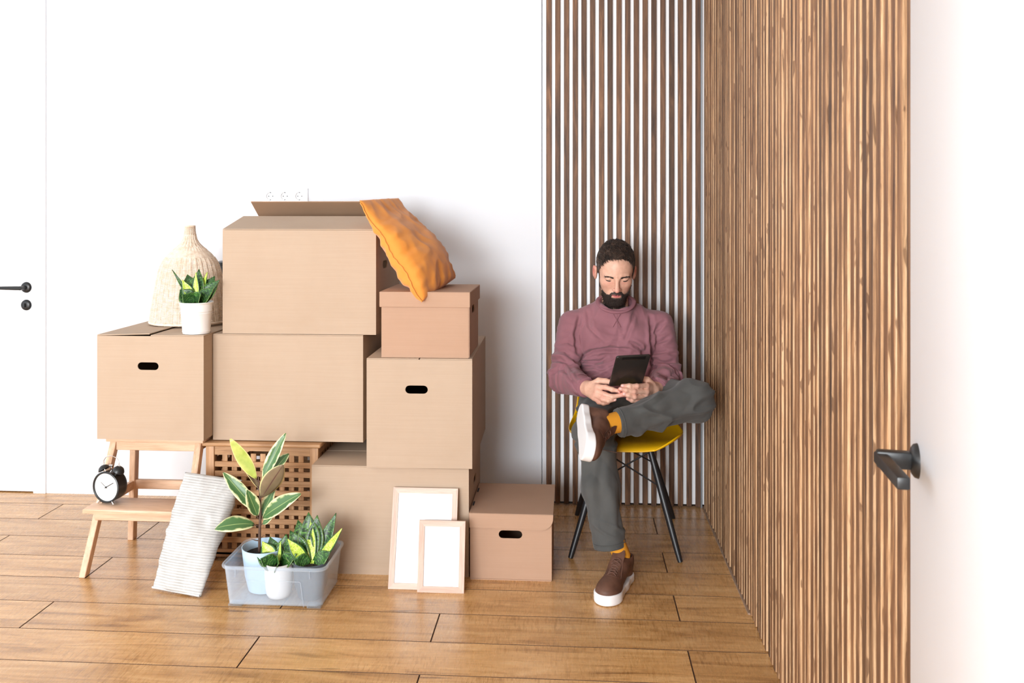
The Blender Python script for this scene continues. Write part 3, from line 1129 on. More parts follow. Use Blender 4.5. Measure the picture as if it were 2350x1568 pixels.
boxo('back_rail', -0.176, 0.176, 0.128, 0.146, 0.215, 0.252, M_birch, stl, 0.002, 1)
for sx in (-1, 1):
    bar('side_rail', (sx * 0.182, -0.115, 0.2345), (sx * 0.182, 0.135, 0.2345), 0.0005, 0.0005, M_birch, stl, 0.0001) if False else \
        boxo('side_rail', sx * 0.182 - 0.008, sx * 0.182 + 0.008, -0.120, 0.128, 0.215, 0.250, M_birch, stl, 0.002, 1)
    boxo('side_rail', sx * 0.166 - 0.008, sx * 0.166 + 0.008, -0.030, 0.110, TZ - 0.052, TZ - 0.018, M_birch, stl, 0.002, 1)

# ================================================================ twin-bell alarm clock
ck = empty('alarm_clock', 'small black twin-bell alarm clock on the lower step of the stool', 'clock', (-1.742, 3.213, 0.2440), (0, 0, math.radians(-13)))
R_ = 0.0505
cz = 0.058
ck.scale = (1.12, 1.12, 1.12)
lathe('case', [(0, -0.05), (R_ * 0.8, -0.05), (R_ * 0.97, -0.040), (R_, -0.03), (R_, -0.004), (R_ * 1.04, 0.000), (R_ * 1.04, 0.005), (R_ * 0.97, 0.007), (R_ * 0.92, 0.005), (R_ * 0.92, 0.001), (0, 0.001)], M_black, ck, 48, (0, 0, cz), (PI / 2, 0, 0))
dl = lathe('dial', [(0, 0.0015), (R_ * 0.91, 0.0015), (R_ * 0.91, 0.0012), (0, 0.0012)], M_clockface, ck, 48, (0, -0.0005, cz), (PI / 2, 0, 0))
for k in range(12):
    fc = bpy.data.curves.new('numeral', 'FONT')
    fc.body = str(12 if k == 0 else k)
    fc.size = 0.0105
    fc.align_x = 'CENTER'
    fc.align_y = 'CENTER'
    fc.extrude = 0.0001
    fc.materials.append(M_numeral.m)
    a = PI / 2 - 2 * PI * k / 12
    tmp = bpy.data.objects.new('numeral', fc)
    C.objects.link(tmp)
    dg = bpy.context.evaluated_depsgraph_get()
    nm = bpy.data.meshes.new_from_object(tmp.evaluated_get(dg))
    bpy.data.objects.remove(tmp)
    o = bpy.data.objects.new('numeral', nm)
    C.objects.link(o)
    o.parent = dl
    o.location = (0.036 * math.cos(a), 0.036 * math.sin(a), 0.0018)
bm = bmesh.new()
for ang, L, w1 in ((math.radians(30), 0.034, 0.0022), (math.radians(142), 0.026, 0.0009)):
    add_box(bm, -0.006, L, -w1 / 2, w1 / 2, 0.0, 0.0006, M=Matrix.Translation((0, 0, 0.003)) @ Matrix.Rotation(ang, 4, 'Z'))
add_lathe(bm, [(0, 0.0045), (0.0028, 0.0042), (0.003, 0.002), (0, 0.002)], 16)
from_bm('hands', bm, M_black, dl)
bell_p = [(0, 0.016), (0.006, 0.0155), (0.014, 0.011), (0.0185, 0.004), (0.0195, 0.0), (0.018, 0.0), (0.012, 0.008), (0, 0.012)]
for sx in (-1, 1):
    b_ = lathe('bell', bell_p, M_black, ck, 32, (sx * 0.029, 0.022, cz + 0.050), (0, sx * math.radians(32), 0))
    tube('bell_post', [(sx * 0.022, 0.022, cz + 0.040), (sx * 0.036, 0.022, cz + 0.068)], 0.0018, M_chrome, ck, 8)
    tube('foot', [(sx * 0.024, -0.004, cz - 0.043), (sx * 0.032, -0.004, 0.0045)], [0.002, 0.0042], M_chrome, ck, 10)
tube('foot', [(0, 0.042, cz - 0.035), (0, 0.045, 0.003)], 0.0025, M_chrome, ck, 8)
tube('handle', [(-0.030, 0.022, cz + 0.066), (-0.031, 0.022, cz + 0.080), (-0.022, 0.022, cz + 0.093), (0, 0.022, cz + 0.099), (0.022, 0.022, cz + 0.093), (0.031, 0.022, cz + 0.080), (0.030, 0.022, cz + 0.066)], 0.0014, M_chrome, ck, 8)
bm = bmesh.new()
add_tube(bm, [(0, 0.022, cz + 0.048), (0, 0.022, cz + 0.066)], 0.0012, 8)
add_tube(bm, [(-0.007, 0.022, cz + 0.066), (0.007, 0.022, cz + 0.066)], 0.004, 10)
from_bm('hammer', bm, M_chrome, ck)

# ================================================================ wicker shade
ws = empty('wicker_lampshade', 'large bell-shaped bleached wicker pendant shade standing on the left box', 'lampshade', (-1.592, 3.600, 0.8795))
prof = [(0.000, 0.157), (0.06, 0.149), (0.12, 0.140), (0.183, 0.128), (0.215, 0.121), (0.247, 0.110), (0.270, 0.095), (0.285, 0.083), (0.297, 0.069), (0.311, 0.052), (0.327, 0.036), (0.345, 0.0255), (0.374, 0.0195), (0.402, 0.0175)]
zs = np.array([p[0] for p in prof])
rs = np.array([p[1] for p in prof])
zz = np.linspace(0, 0.402, 800)
rr = np.interp(zz, zs, rs)
for _ in range(30):
    rr[1:-1] = 0.25 * rr[:-2] + 0.5 * rr[1:-1] + 0.25 * rr[2:]
sl = np.concatenate([[0], np.cumsum(np.hypot(np.diff(zz), np.diff(rr)))])
V, Q = [], []
row = 0
s_ = 0.006
while s_ < sl[-1] - 0.003:
    z = float(np.interp(s_, sl, zz))
    r0 = float(np.interp(s_, sl, rr))
    n = 132 if r0 > 0.05 else 72
    nst = 33 if r0 > 0.05 else 18
    ph = 0.0
    base = len(V)
    band = 0.27 < z < 0.30
    for k in range(n):
        a = 2 * PI * k / n
        amp = 0.0026 * (0.2 if band else 1.0)
        r = r0 + amp * math.cos(a * nst + ph)
        for q in range(5):
            b = 2 * PI * q / 5
            V.append(((r + 0.0019 * math.cos(b)) * math.cos(a), (r + 0.0019 * math.cos(b)) * math.sin(a), z + 0.00225 * math.sin(b)))
    for k in range(n):
        for q in range(5):
            a0 = base + k * 5
            a1 = base + ((k + 1) % n) * 5
            Q.append((a0 + q, a1 + q, a1 + (q + 1) % 5, a0 + (q + 1) % 5))
    s_ += 0.0046
    row += 1
o = np_mesh('weave', np.array(V), np.array(Q), M_wicker, ws)
o['kind'] = 'stuff'
bm = bmesh.new()
for k in range(33):
    a = 2 * PI * (k + 0.5) / 33
    add_tube(bm, [(r_ * math.cos(a), r_ * math.sin(a), z_) for z_, r_ in zip(zz[::40], rr[::40]) if r_ > 0.02], 0.0016, 5)
o = from_bm('stakes', bm, M_wicker, ws)
bm = bmesh.new()
add_tube(bm, [(0.157 * math.cos(2 * PI * k / 64), 0.157 * math.sin(2 * PI * k / 64), 0.006) for k in range(65)], 0.0055, 8, caps=False)
from_bm('base_ring', bm, M_wicker, ws, True)
bm = bmesh.new()
add_tube(bm, [(0.0195 * math.cos(2 * PI * k / 32), 0.0195 * math.sin(2 * PI * k / 32), 0.400) for k in range(33)], 0.0028, 6, caps=False)
from_bm('neck_ring', bm, M_wicker, ws, True)


# ================================================================ plants
def leaf(name, base, direc, L, W, mat, parent, bend=0.25, cup=0.25, up=(0, 0, 1), twist=0.0, prof='oval', thick=0.0012, rows=14, roll=0.0):
    """curved leaf with a pointed tip; attributes 'across' (0 mid - 1 edge) and 'along'."""
    d = Vector(direc).normalized()
    side = d.cross(Vector(up))
    if side.length < 0.05:
        side = d.cross(Vector((0.3, 1, 0)))
    side.normalize()
    if roll:
        side = (Matrix.Rotation(roll, 3, d) @ side)
    nrm_ = side.cross(d).normalized()
    p = Vector(base)
    V, F, ac, al = [], [], [], []
    cols = (-1, -0.66, -0.33, 0, 0.33, 0.66, 1)
    step = L / rows
    for i in range(rows + 1):
        t_ = i / rows
        if prof == 'oval':
            wv = math.sin(PI * min(1, (t_ * 0.96 + 0.02))) ** 0.75 * (1 - 0.15 * t_)
        elif prof == 'snake':
            wv = (0.55 + 0.45 * math.sin(PI * min(1, t_ * 1.1) * 0.85)) * (1 - max(0, (t_ - 0.45) / 0.55) ** 2.0)
        else:
            wv = math.sin(PI * t_) ** 0.6
        wv = max(wv, 0.015)
        for c_ in cols:
            q = p + side * (c_ * wv * W / 2) + nrm_ * (abs(c_) ** 1.6 * cup * wv * W / 2)
            q += nrm_ * math.sin(t_ * 9 + c_ * 2) * 0.0012
            V.append(q)
            ac.append(abs(c_))
            al.append(t_)
        rotm = Matrix.Rotation(-bend / rows, 3, side)
        d = rotm @ d
        nrm_ = rotm @ nrm_
        if twist:
            rt = Matrix.Rotation(twist / rows, 3, d)
            side = rt @ side
            nrm_ = rt @ nrm_
        p = p + d * step
    nc = len(cols)
    for i in range(rows):
        for k in range(nc - 1):
            F.append((i * nc + k, i * nc + k + 1, (i + 1) * nc + k + 1, (i + 1) * nc + k))
    o = from_vf(name, V, F, mat, parent, True)
    set_attr(o, 'across', ac)
    set_attr(o, 'along', al)
    md = o.modifiers.new('thickness', 'SOLIDIFY')
    md.thickness = thick
    md.offset = 0
    return o


def pot(name_m, parent, prof, rim_z, soil_r, soil_z, loc=(0, 0, 0)):
    lathe('pot', prof, name_m, parent, 56, loc)
    bm = bmesh.new()
    add_lathe(bm, [(0, 0.004), (soil_r * 0.5, 0.003), (soil_r * 0.9, 0.0), (soil_r, -0.004), (0, -0.006)], 32, (loc[0], loc[1], loc[2] + soil_z))
    for v_ in bm.verts:
        v_.co.z += mn.noise(v_.co * 160) * 0.0025
    o = from_bm('soil', bm, M_soil, parent, True)
    o['kind'] = 'stuff'


BX, BY = 0, 0
# rubber plant in the pale blue pot
rp = empty('rubber_plant', 'tall variegated rubber plant in a pale blue pot at the back of the clear bin', 'plant', (-1.083, 3.062, 0.0125))
pot(M_potblue, rp, [(0, 0.0), (0.048, 0.0), (0.056, 0.004), (0.068, 0.055), (0.0775, 0.140), (0.079, 0.152), (0.0765, 0.1525), (0.074, 0.138), (0.064, 0.05), (0.045, 0.010), (0, 0.010)], 0.152, 0.0725, 0.126)
stx = -0.020
stem_pts = [(stx, 0.0, 0.120), (stx + 0.001, 0.0, 0.20), (stx + 0.004, 0.0, 0.27), (stx + 0.002, 0.0, 0.34), (stx - 0.004, 0.0, 0.395)]
tube('stem', stem_pts, [0.0052, 0.0048, 0.0042, 0.0035, 0.002], M_stem, rp, 10)
# leaves: base, direction, length, width
lf = [
    ((stx - 0.004, 0, 0.375), (-0.50, -0.10, 0.86), 0.170, 0.050, M_rubp, -0.10, 0.15, (0, -1, 0.3)),
    ((stx + 0.000, 0, 0.345), (-0.62, 0.25, 0.80), 0.145, 0.040, M_rubu, 0.15, 0.4, (0.9, -0.4, 0.5)),
    ((stx + 0.004, 0.004, 0.372), (0.42, 0.10, 0.90), 0.175, 0.046, M_rub, 0.10, 0.35, (-0.1, -1, 0.25)),
    ((stx + 0.002, 0.008, 0.350), (0.42, 0.30, 0.70), 0.135, 0.070, M_rub, 0.35, 0.3, (-0.5, -0.9, 0.3)),
    ((stx + 0.004, -0.004, 0.315), (0.66, -0.40, 0.88), 0.165, 0.074, M_rubu, 0.10, -0.25, (0.3, -1, -0.25)),
    ((stx - 0.003, 0, 0.262), (-0.58, -0.06, 0.74), 0.180, 0.052, M_rub, 0.35, 0.35, (0.5, -1, 0.5)),
    ((stx - 0.003, -0.002, 0.245), (-0.16, -0.30, 0.85), 0.105, 0.050, M_rub, 0.25, 0.3, (0.7, -0.9, 0.2)),
    ((stx + 0.004, 0, 0.240), (0.68, -0.30, 0.62), 0.175, 0.066, M_rub, 0.45, 0.28, (-0.5, -1, 0.55)),
    ((stx + 0.003, 0.004, 0.240), (0.25, 0.35, 0.80), 0.100, 0.045, M_rub, 0.2, 0.3, (-0.3, -1, 0.1)),
    ((stx - 0.004, -0.003, 0.222), (-0.80, -0.52, 0.36), 0.135, 0.074, M_rub, 0.85, 0.12, (0.15, -0.6, 1)),
    ((stx + 0.004, -0.002, 0.222), (0.60, -0.25, 0.50), 0.052, 0.026, M_rub, 0.2, 0.2, (-0.3, -1, 0.5)),
]
for (b_, d_, L_, W_, m_, bd, cp, up_) in lf:
    dv = Vector(d_).normalized()
    st = Vector(b_) + dv * 0.014
    o = leaf('leaf', st, d_, L_, W_, m_, rp, bd, cp, up_)
    tube('petiole', [b_, st + dv * 0.004], 0.0018, M_stem, rp, 6)
tube('dead_petiole', [(stx, 0, 0.175), (stx + 0.018, -0.008, 0.190), (stx + 0.040, -0.010, 0.186)], [0.0014, 0.001, 0.0006], M_stem, rp, 5)
tube('dead_petiole', [(stx, 0, 0.168), (stx - 0.012, -0.008, 0.172), (stx - 0.026, -0.008, 0.176)], [0.0024, 0.002, 0.0008], M_stem, rp, 5)


def snake(parent, c, spec):
    for (az, el, L_, W_, light, bd, off) in spec:
        a = math.radians(az)
        e_ = math.radians(el + 0.22 * (84 - el))
        d_ = Vector((math.cos(a) * math.cos(e_), math.sin(a) * math.cos(e_), math.sin(e_)))
        b_ = Vector(c) + Vector((math.cos(a), math.sin(a), 0)) * off
        up_ = Vector((-d_.x * 0.4, -d_.y * 0.4 - 1.0, 0.45))
        m_ = M_snl if light else M_snd
        o = leaf('leaf', b_, d_, L_ * 1.07, W_ * 1.28, m_, parent, bd, 0.30, up_, prof='snake', thick=0.0022, rows=12)
        if light:
            o['label'] = 'lime yellow leaf'


# pot on the left box
sp = empty('snake_plant', 'small snake plant in a white ribbed enamel pot in front of the wicker shade', 'plant', (-1.443, 3.320, 0.8745))
pot(M_potwhite, sp, [(0, 0), (0.050, 0), (0.0505, 0.004), (0.0525, 0.008), (0.0515, 0.012), (0.0535, 0.040), (0.0565, 0.074), (0.058, 0.077), (0.0565, 0.080), (0.058, 0.083), (0.0595, 0.086), (0.058, 0.089), (0.060, 0.112), (0.0635, 0.115), (0.064, 0.118), (0.062, 0.120), (0.059, 0.117), (0.048, 0.01), (0, 0.01)], 0.12, 0.0575, 0.108)
snake(sp, (0.0, 0, 0.112), [
    (150, 62, 0.115, 0.056, 0, 0.2, 0.012), (100, 78, 0.125, 0.044, 0, 0.1, 0.006), (70, 70, 0.10, 0.04, 0, 0.1, 0.01),
    (35, 58, 0.110, 0.056, 0, 0.15, 0.012), (10, 45, 0.105, 0.054, 0, 0.1, 0.014), (-20, 35, 0.080, 0.050, 0, 0.3, 0.012),
    (195, 38, 0.070, 0.054, 0, 0.1, 0.010), (235, 30, 0.055, 0.046, 0, 0.2, 0.012), (300, 34, 0.06, 0.048, 0, 0.3, 0.012),
    (180, 55, 0.098, 0.034, 1, -0.1, 0.006), (120, 84, 0.112, 0.022, 1, 0.0, 0.002), (55, 66, 0.118, 0.024, 1, 0.0, 0.004),
    (178, 48, 0.145, 0.012, 0, -0.2, 0.01), (-5, 34, 0.120, 0.016, 0, -0.1, 0.01)])

# white pot in the bin
wp = empty('snake_plant', 'low snake plant in the round white pot at the front of the clear bin', 'plant', (-1.013, 3.004, 0.0125))
pot(M_potcream, wp, [(0, 0), (0.026, 0), (0.036, 0.004), (0.043, 0.016), (0.0465, 0.045), (0.0485, 0.090), (0.0495, 0.120), (0.047, 0.121), (0.045, 0.09), (0.035, 0.012), (0, 0.010)], 0.12, 0.0455, 0.108)
snake(wp, (0.0, 0.0, 0.110), [
    (170, 46, 0.085, 0.042, 1, 0.25, 0.012), (190, 14, 0.070, 0.040, 0, -0.1, 0.012), (140, 50, 0.090, 0.04, 0, 0.2, 0.01), (75, 66, 0.090, 0.040, 0, 0.1, 0.01),
    (40, 52, 0.095, 0.046, 0, 0.2, 0.01), (5, 36, 0.075, 0.044, 0, 0.5, 0.012), (280, 20, 0.052, 0.046, 0, 0.3, 0.012), (230, 22, 0.060, 0.044, 0, 0.4, 0.012),
    (330, 30, 0.070, 0.04, 0, 0.5, 0.012), (60, 84, 0.072, 0.012, 1, 0.0, 0.0), (100, 75, 0.06, 0.03, 0, 0.1, 0.004), (0, 52, 0.07, 0.03, 1, 0.9, 0.01)])

# grey pot in the bin
gp = empty('snake_plant', 'larger snake plant in the slate grey pot at the right of the clear bin', 'plant', (-0.903, 3.012, 0.0125))
pot(M_potgrey, gp, [(0, 0), (0.036, 0), (0.042, 0.004), (0.047, 0.022), (0.056, 0.052), (0.0565, 0.056), (0.059, 0.09), (0.0605, 0.124), (0.058, 0.125), (0.055, 0.09), (0.040, 0.012), (0, 0.010)], 0.125, 0.0565, 0.112)
snake(gp, (0.005, -0.005, 0.114), [
    (120, 72, 0.155, 0.062, 0, 0.1, 0.014), (85, 76, 0.145, 0.052, 0, 0.05, 0.014), (150, 62, 0.140, 0.056, 0, 0.3, 0.016),
    (40, 56, 0.165, 0.036, 0, -0.15, 0.014), (10, 38, 0.150, 0.028, 1, -0.35, 0.012), (170, 50, 0.120, 0.050, 0, 0.3, 0.016),
    (110, 64, 0.135, 0.030, 1, 0.0, 0.0), (190, 30, 0.100, 0.052, 0, 0.7, 0.016), (200, 46, 0.105, 0.036, 1, 0.25, 0.014), (215, 12, 0.055, 0.045, 0, 0.2, 0.01),
    (60, 60, 0.10, 0.05, 0, 0.2, 0.012), (350, 28, 0.07, 0.04, 0, 0.1, 0.01)])

# ================================================================ clear storage bin
bn = empty('clear_storage_bin', 'shallow milky clear plastic bin on the floor holding three potted plants', 'bin', (-1.010, 3.055, 0))


def rrect(cx_, cy_, w_, d_, r_, n=5):
    out = []
    for (sx, sy, a0) in ((1, -1, -PI / 2), (1, 1, 0), (-1, 1, PI / 2), (-1, -1, PI)):
        for k in range(n + 1):
            a = a0 + PI / 2 * k / n
            out.append((cx_ + sx * (w_ / 2 - r_) + r_ * math.cos(a), cy_ + sy * (d_ / 2 - r_) + r_ * math.sin(a)))
    return out


def loft(bm, secs, close_bottom=True):
    rings = []
    for (w_, d_, r_, z_) in secs:
        rings.append([bm.verts.new((x_, y_, z_)) for x_, y_ in rrect(0, 0, w_, d_, r_)])
    n = len(rings[0])
    for a, b in zip(rings, rings[1:]):
        for k in range(n):
            bm.faces.new((a[k], a[(k + 1) % n], b[(k + 1) % n], b[k]))
    if close_bottom:
        bm.faces.new(rings[0][::-1])
        bm.faces.new(rings[-1])
    return rings


bm = bmesh.new()
loft(bm, [(0.325, 0.225, 0.025, 0.0085), (0.352, 0.252, 0.03, 0.140), (0.3495, 0.2495, 0.029, 0.140), (0.322, 0.222, 0.024, 0.0112)])
from_bm('tub', bm, M_clear, bn, auto=40)
bm = bmesh.new()
rr_ = []
for (w_, d_, r_, z_) in [(0.351, 0.251, 0.03, 0.134), (0.364, 0.264, 0.035, 0.133), (0.368, 0.268, 0.036, 0.138), (0.366, 0.266, 0.036, 0.1435), (0.356, 0.256, 0.032, 0.1445), (0.350, 0.250, 0.03, 0.142)]:
    rr_.append([bm.verts.new((x_, y_, z_)) for x_, y_ in rrect(0, 0, w_, d_, r_)])
n = len(rr_[0])
for i in range(len(rr_)):
    a, b = rr_[i], rr_[(i + 1) % len(rr_)]
    for k in range(n):
        bm.faces.new((a[k], a[(k + 1) % n], b[(k + 1) % n], b[k]))
from_bm('rim', bm, M_clear, bn, auto=40)
for sx in (-1, 1):
    for sy in (-1, 1):
        bm = bmesh.new()
        add_box(bm, min(sx * 0.160, sx * 0.112), max(sx * 0.160, sx * 0.112), min(sy * 0.110, sy * 0.075), max(sy * 0.110, sy * 0.075), 0.0, 0.0082, 0.002, 1)
        from_bm('foot', bm, M_clear, bn)
for sx in (-1, 1):
    boxo('rib', sx * 0.128 - 0.0012, sx * 0.128 + 0.0012, -0.1315, -0.127, 0.108, 0.134, M_clear, bn)
bm = bmesh.new()
add_tube(bm, [(0.055, -0.1262, 0.096), (0.092, -0.1262, 0.096), (0.096, -0.1255, 0.092), (0.104, -0.1150, 0.006)], 0.0012, 5)
add_tube(bm, [(-0.10, -0.1262, 0.096), (0.055, -0.1262, 0.096)], 0.0009, 5)
from_bm('moulded_line', bm, M_clear, bn)


# ================================================================ picture frames
def frame(label, w_, h_, fw, loc, lean, rz, t=0.014):
    e = empty('picture_frame', label, 'picture frame', loc, (-lean, 0, rz), 'empty pine picture frames leaning on the boxes')
    for nm, pts, m_ in (('frame_top', [(0, h_), (fw, h_ - fw), (w_ - fw, h_ - fw), (w_, h_)], M_frame),
                        ('frame_bottom', [(0, 0), (w_, 0), (w_ - fw, fw), (fw, fw)], M_frame),
                        ('frame_side', [(0, 0), (fw, fw), (fw, h_ - fw), (0, h_)], M_frame_z),
                        ('frame_side', [(w_, 0), (w_, h_), (w_ - fw, h_ - fw), (w_ - fw, fw)], M_frame_z)):
        bm = bmesh.new()
        add_panel(bm, pts, [], t, Matrix.Identity(4))
        bmesh.ops.remove_doubles(bm, verts=bm.verts, dist=1e-5)
        from_bm(nm, bm, m_, e)
    boxo('print', fw - 0.004, w_ - fw + 0.004, 0.005, 0.008, fw - 0.004, h_ - fw + 0.004, M_paper, e)
    return e


frame('larger blank pine picture frame leaning on the lowest box', 0.238, 0.345, 0.020, (-0.656, 3.118, 0.0), math.radians(16.5), 0.0)
frame('smaller blank pine picture frame leaning on the larger frame', 0.166, 0.242, 0.020, (-0.548, 3.098, 0.0), math.radians(10.5), 0.0)


# ================================================================ pillows
def pillow(name, label, cat, c4, T, mat, bk_=0.8, nu=60, nv=80, side=1, wr=0.006, pw=0.42, seed=1.0, tprof=None, seamfold=0.0):
    """c4 = corners bl, br, tr, tl; bulges both ways along the plane normal"""
    bl, br, tr, tl = [np.array(p, float) for p in c4]
    u = np.linspace(0, 1, nu)
    v_ = np.linspace(0, 1, nv)
    U, Vv = np.meshgrid(u, v_, indexing='ij')
    Pm = ((1 - U) * (1 - Vv))[..., None] * bl + (U * (1 - Vv))[..., None] * br + (U * Vv)[..., None] * tr + ((1 - U) * Vv)[..., None] * tl
    n = np.cross(br - bl, tl - bl)
    n /= np.linalg.norm(n)
    if n[1] > 0:
        n = -n
    th = (4 * U * (1 - U)) ** pw * (4 * Vv * (1 - Vv)) ** pw
    if tprof is not None:
        th = th * np.interp(Vv, [0, 0.25, 0.5, 0.75, 1], tprof)
    ctr = Pm.mean((0, 1))
    # sides pull in a little between the corners
    pin = 0.06 * (np.sin(PI * Vv) * (1 - th))
    Pm = Pm + (ctr - Pm) * (pin * 0.5)[..., None]
    sheets = []
    for sgn in (1, -1):
        W_ = np.zeros_like(U)
        for i in range(nu):
            for j in range(nv):
                a, b = U[i, j], Vv[i, j]
                q = Vector((a * 3.2 + seed + sgn, b * 4.5 + seed * 2, seed))
                f = mn.noise(q) * 1.0 + (0.5 - abs(mn.noise(q * 1.5))) * 0.9 + mn.noise(q * 3.0) * 0.12
                # folds that run in from the seams
                e_ = math.exp(-min(a, 1 - a) * 9)
                f += e_ * mn.noise(Vector((b * 16, seed * 3 + sgn, 0))) * 1.6
                e2 = math.exp(-min(b, 1 - b) * 9)
                f += e2 * mn.noise(Vector((a * 12, seed * 5 + sgn, 4))) * 1.2
                W_[i, j] = f
        d = sgn * T * th * (1.0 if sgn == 1 else bk_) + W_ * wr * np.minimum(1, th * 2.2) + seamfold * np.sin(Vv * 17 + seed) * (1 - th) * 0.5
        sheets.append(Pm + n * d[..., None])
    V = np.concatenate([sheets[0].reshape(-1, 3), sheets[1].reshape(-1, 3)])
    rib = np.concatenate([Vv.ravel(), Vv.ravel()])
    Q = []
    for s in (0, 1):
        o_ = s * nu * nv
        for i in range(nu - 1):
            for j in range(nv - 1):
                q = (o_ + i * nv + j, o_ + (i + 1) * nv + j, o_ + (i + 1) * nv + j + 1, o_ + i * nv + j + 1)
                Q.append(q if s == 0 else q[::-1])
    # weld the rims through a flat seam flange
    me = bpy.data.meshes.new(name)
    o = np_mesh(name, V, np.array(Q), mat, None)
    set_attr(o, 'rib', rib)
    bm = bmesh.new()
    bm.from_mesh(o.data)
    bmesh.ops.remove_doubles(bm, verts=bm.verts, dist=0.0004)
    bmesh.ops.recalc_face_normals(bm, faces=bm.faces)
    bm.to_mesh(o.data)
    bm.free()
    tag(o, label, cat)
    return o, sheets[0], n


op, sh, n_ = pillow('throw_pillow', 'crumpled orange pillow slumped from the open box onto the small archive box', 'pillow',
                    ((-0.545, 3.192, 1.014), (-0.470, 3.545, 1.074), (-0.718, 3.600, 1.392), (-0.806, 3.296, 1.380)), 0.076, M_orange, 1.05, 64, 84,
                    pw=0.36, wr=0.012, seed=3.3, tprof=[0.9, 1.0, 0.85, 0.55, 0.35], seamfold=0.010)
# raised seam along the edge facing the camera
tube('seam', [tuple(sh[0, j] + np.array([0.002 * math.sin(j), -0.004, 0.0])) for j in range(0, 84, 3)], 0.0026, M_orange, op, 6)

cp, sh2, n2 = pillow('lumbar_cushion', 'off-white ribbed cotton cushion leaning against the stool and the lattice chest', 'cushion',
                     ((-1.487, 3.055, 0.006), (-1.288, 3.000, 0.004), (-1.222, 3.215, 0.346), (-1.426, 3.185, 0.380)), 0.052, M_cream, 0.8, 50, 110,
                     wr=0.009, pw=0.36, seed=8.1, tprof=[0.55, 0.8, 1.0, 0.9, 0.5])
tube('hem', [tuple(sh2[i, 0] + np.array([0, -0.003, 0.004])) for i in range(0, 50, 3)], 0.004, M_cream, cp, 6)


# ================================================================ chair
ch = empty('shell_chair', 'black-legged chair with mustard yellow shell under the seated man', 'chair', (0.212, 3.68, 0.0))
rowsP = [(3.446, 0.412, 0.105), (3.449, 0.419, 0.135), (3.460, 0.427, 0.165), (3.488, 0.431, 0.195), (3.53, 0.430, 0.215), (3.59, 0.421, 0.226), (3.66, 0.416, 0.228),
         (3.73, 0.416, 0.222), (3.79, 0.424, 0.212), (3.835, 0.446, 0.202), (3.865, 0.485, 0.194), (3.885, 0.54, 0.188), (3.90, 0.61, 0.184), (3.915, 0.68, 0.178), (3.93, 0.75, 0.165), (3.938, 0.79, 0.145), (3.942, 0.812, 0.11), (3.943, 0.818, 0.07)]
V, F = [], []
nc = 21
for i, (y_, z_, hw) in enumerate(rowsP):
    v_ = i / (len(rowsP) - 1)
    seat = max(0.0, 1 - max(0, (i - 8)) / 4.0)
    for k in range(nc):
        u = -1 + 2 * k / (nc - 1)
        rise = 0.040 * abs(u) ** 2.6
        x_ = hw * math.sin(u * PI / 2 * 0.96)
        f_ = min(1.0, i / 3.0)
        V.append((x_, (y_ - 3.68) - rise * (1 - seat) * 1.6, z_ + rise * seat * (0.35 + 0.65 * f_)))
for i in range(len(rowsP) - 1):
    for k in range(nc - 1):
        F.append((i * nc + k, i * nc + k + 1, (i + 1) * nc + k + 1, (i + 1) * nc + k))
o = from_vf('seat_shell', V, F, M_yellow, ch, True)
md = o.modifiers.new('thickness', 'SOLIDIFY')
md.thickness = 0.006
md = o.modifiers.new('round', 'SUBSURF')
md.levels = 1
md.render_levels = 2
legs = [((-0.222, -0.238, 0.0), (-0.095, -0.130, 0.398)), ((0.197, -0.250, 0.0), (0.092, -0.130, 0.398)),
        ((-0.195, 0.248, 0.0), (-0.090, 0.100, 0.398)), ((0.224, 0.236, 0.0), (0.092, 0.100, 0.398))]
for a, b in legs:
    tube('leg', [a, tuple(Vector(a).lerp(Vector(b), 0.08)), tuple(Vector(a).lerp(Vector(b), 0.5)), b], [0.0095, 0.0115, 0.0135, 0.0115], M_steel, ch, 14)


def lp(i, t_):
    return Vector(legs[i][0]).lerp(Vector(legs[i][1]), t_)


for i, j in ((0, 1), (1, 0), (2, 3), (3, 2), (0, 2), (2, 0), (1, 3), (3, 1)):
    tube('cross_wire', [lp(i, 0.66), Vector((lp(j, 0.97).x, lp(j, 0.97).y, 0.392))], 0.0032, M_steel, ch, 6)
bm = bmesh.new()
add_box(bm, -0.105, 0.105, -0.140, -0.118, 0.388, 0.400)
add_box(bm, -0.105, 0.105, 0.088, 0.110, 0.388, 0.400)
add_box(bm, -0.105, -0.085, -0.140, 0.110, 0.388, 0.400)
add_box(bm, 0.085, 0.105, -0.140, 0.110, 0.388, 0.400)
from_bm('mounting_frame', bm, M_steel, ch)

# ================================================================ the man
HC = np.array([0.172, 3.655, 1.096])
HR = np.array(Matrix.Rotation(math.radians(2.5), 3, 'Z') @ Matrix.Rotation(math.radians(21), 3, 'X') @ Matrix.Rotation(math.radians(1.0), 3, 'Y'))


def toh(P):
    return ((P - HC) @ HR).astype(np.float32)


def fromh(p):
    return HR @ np.asarray(p, float) + HC


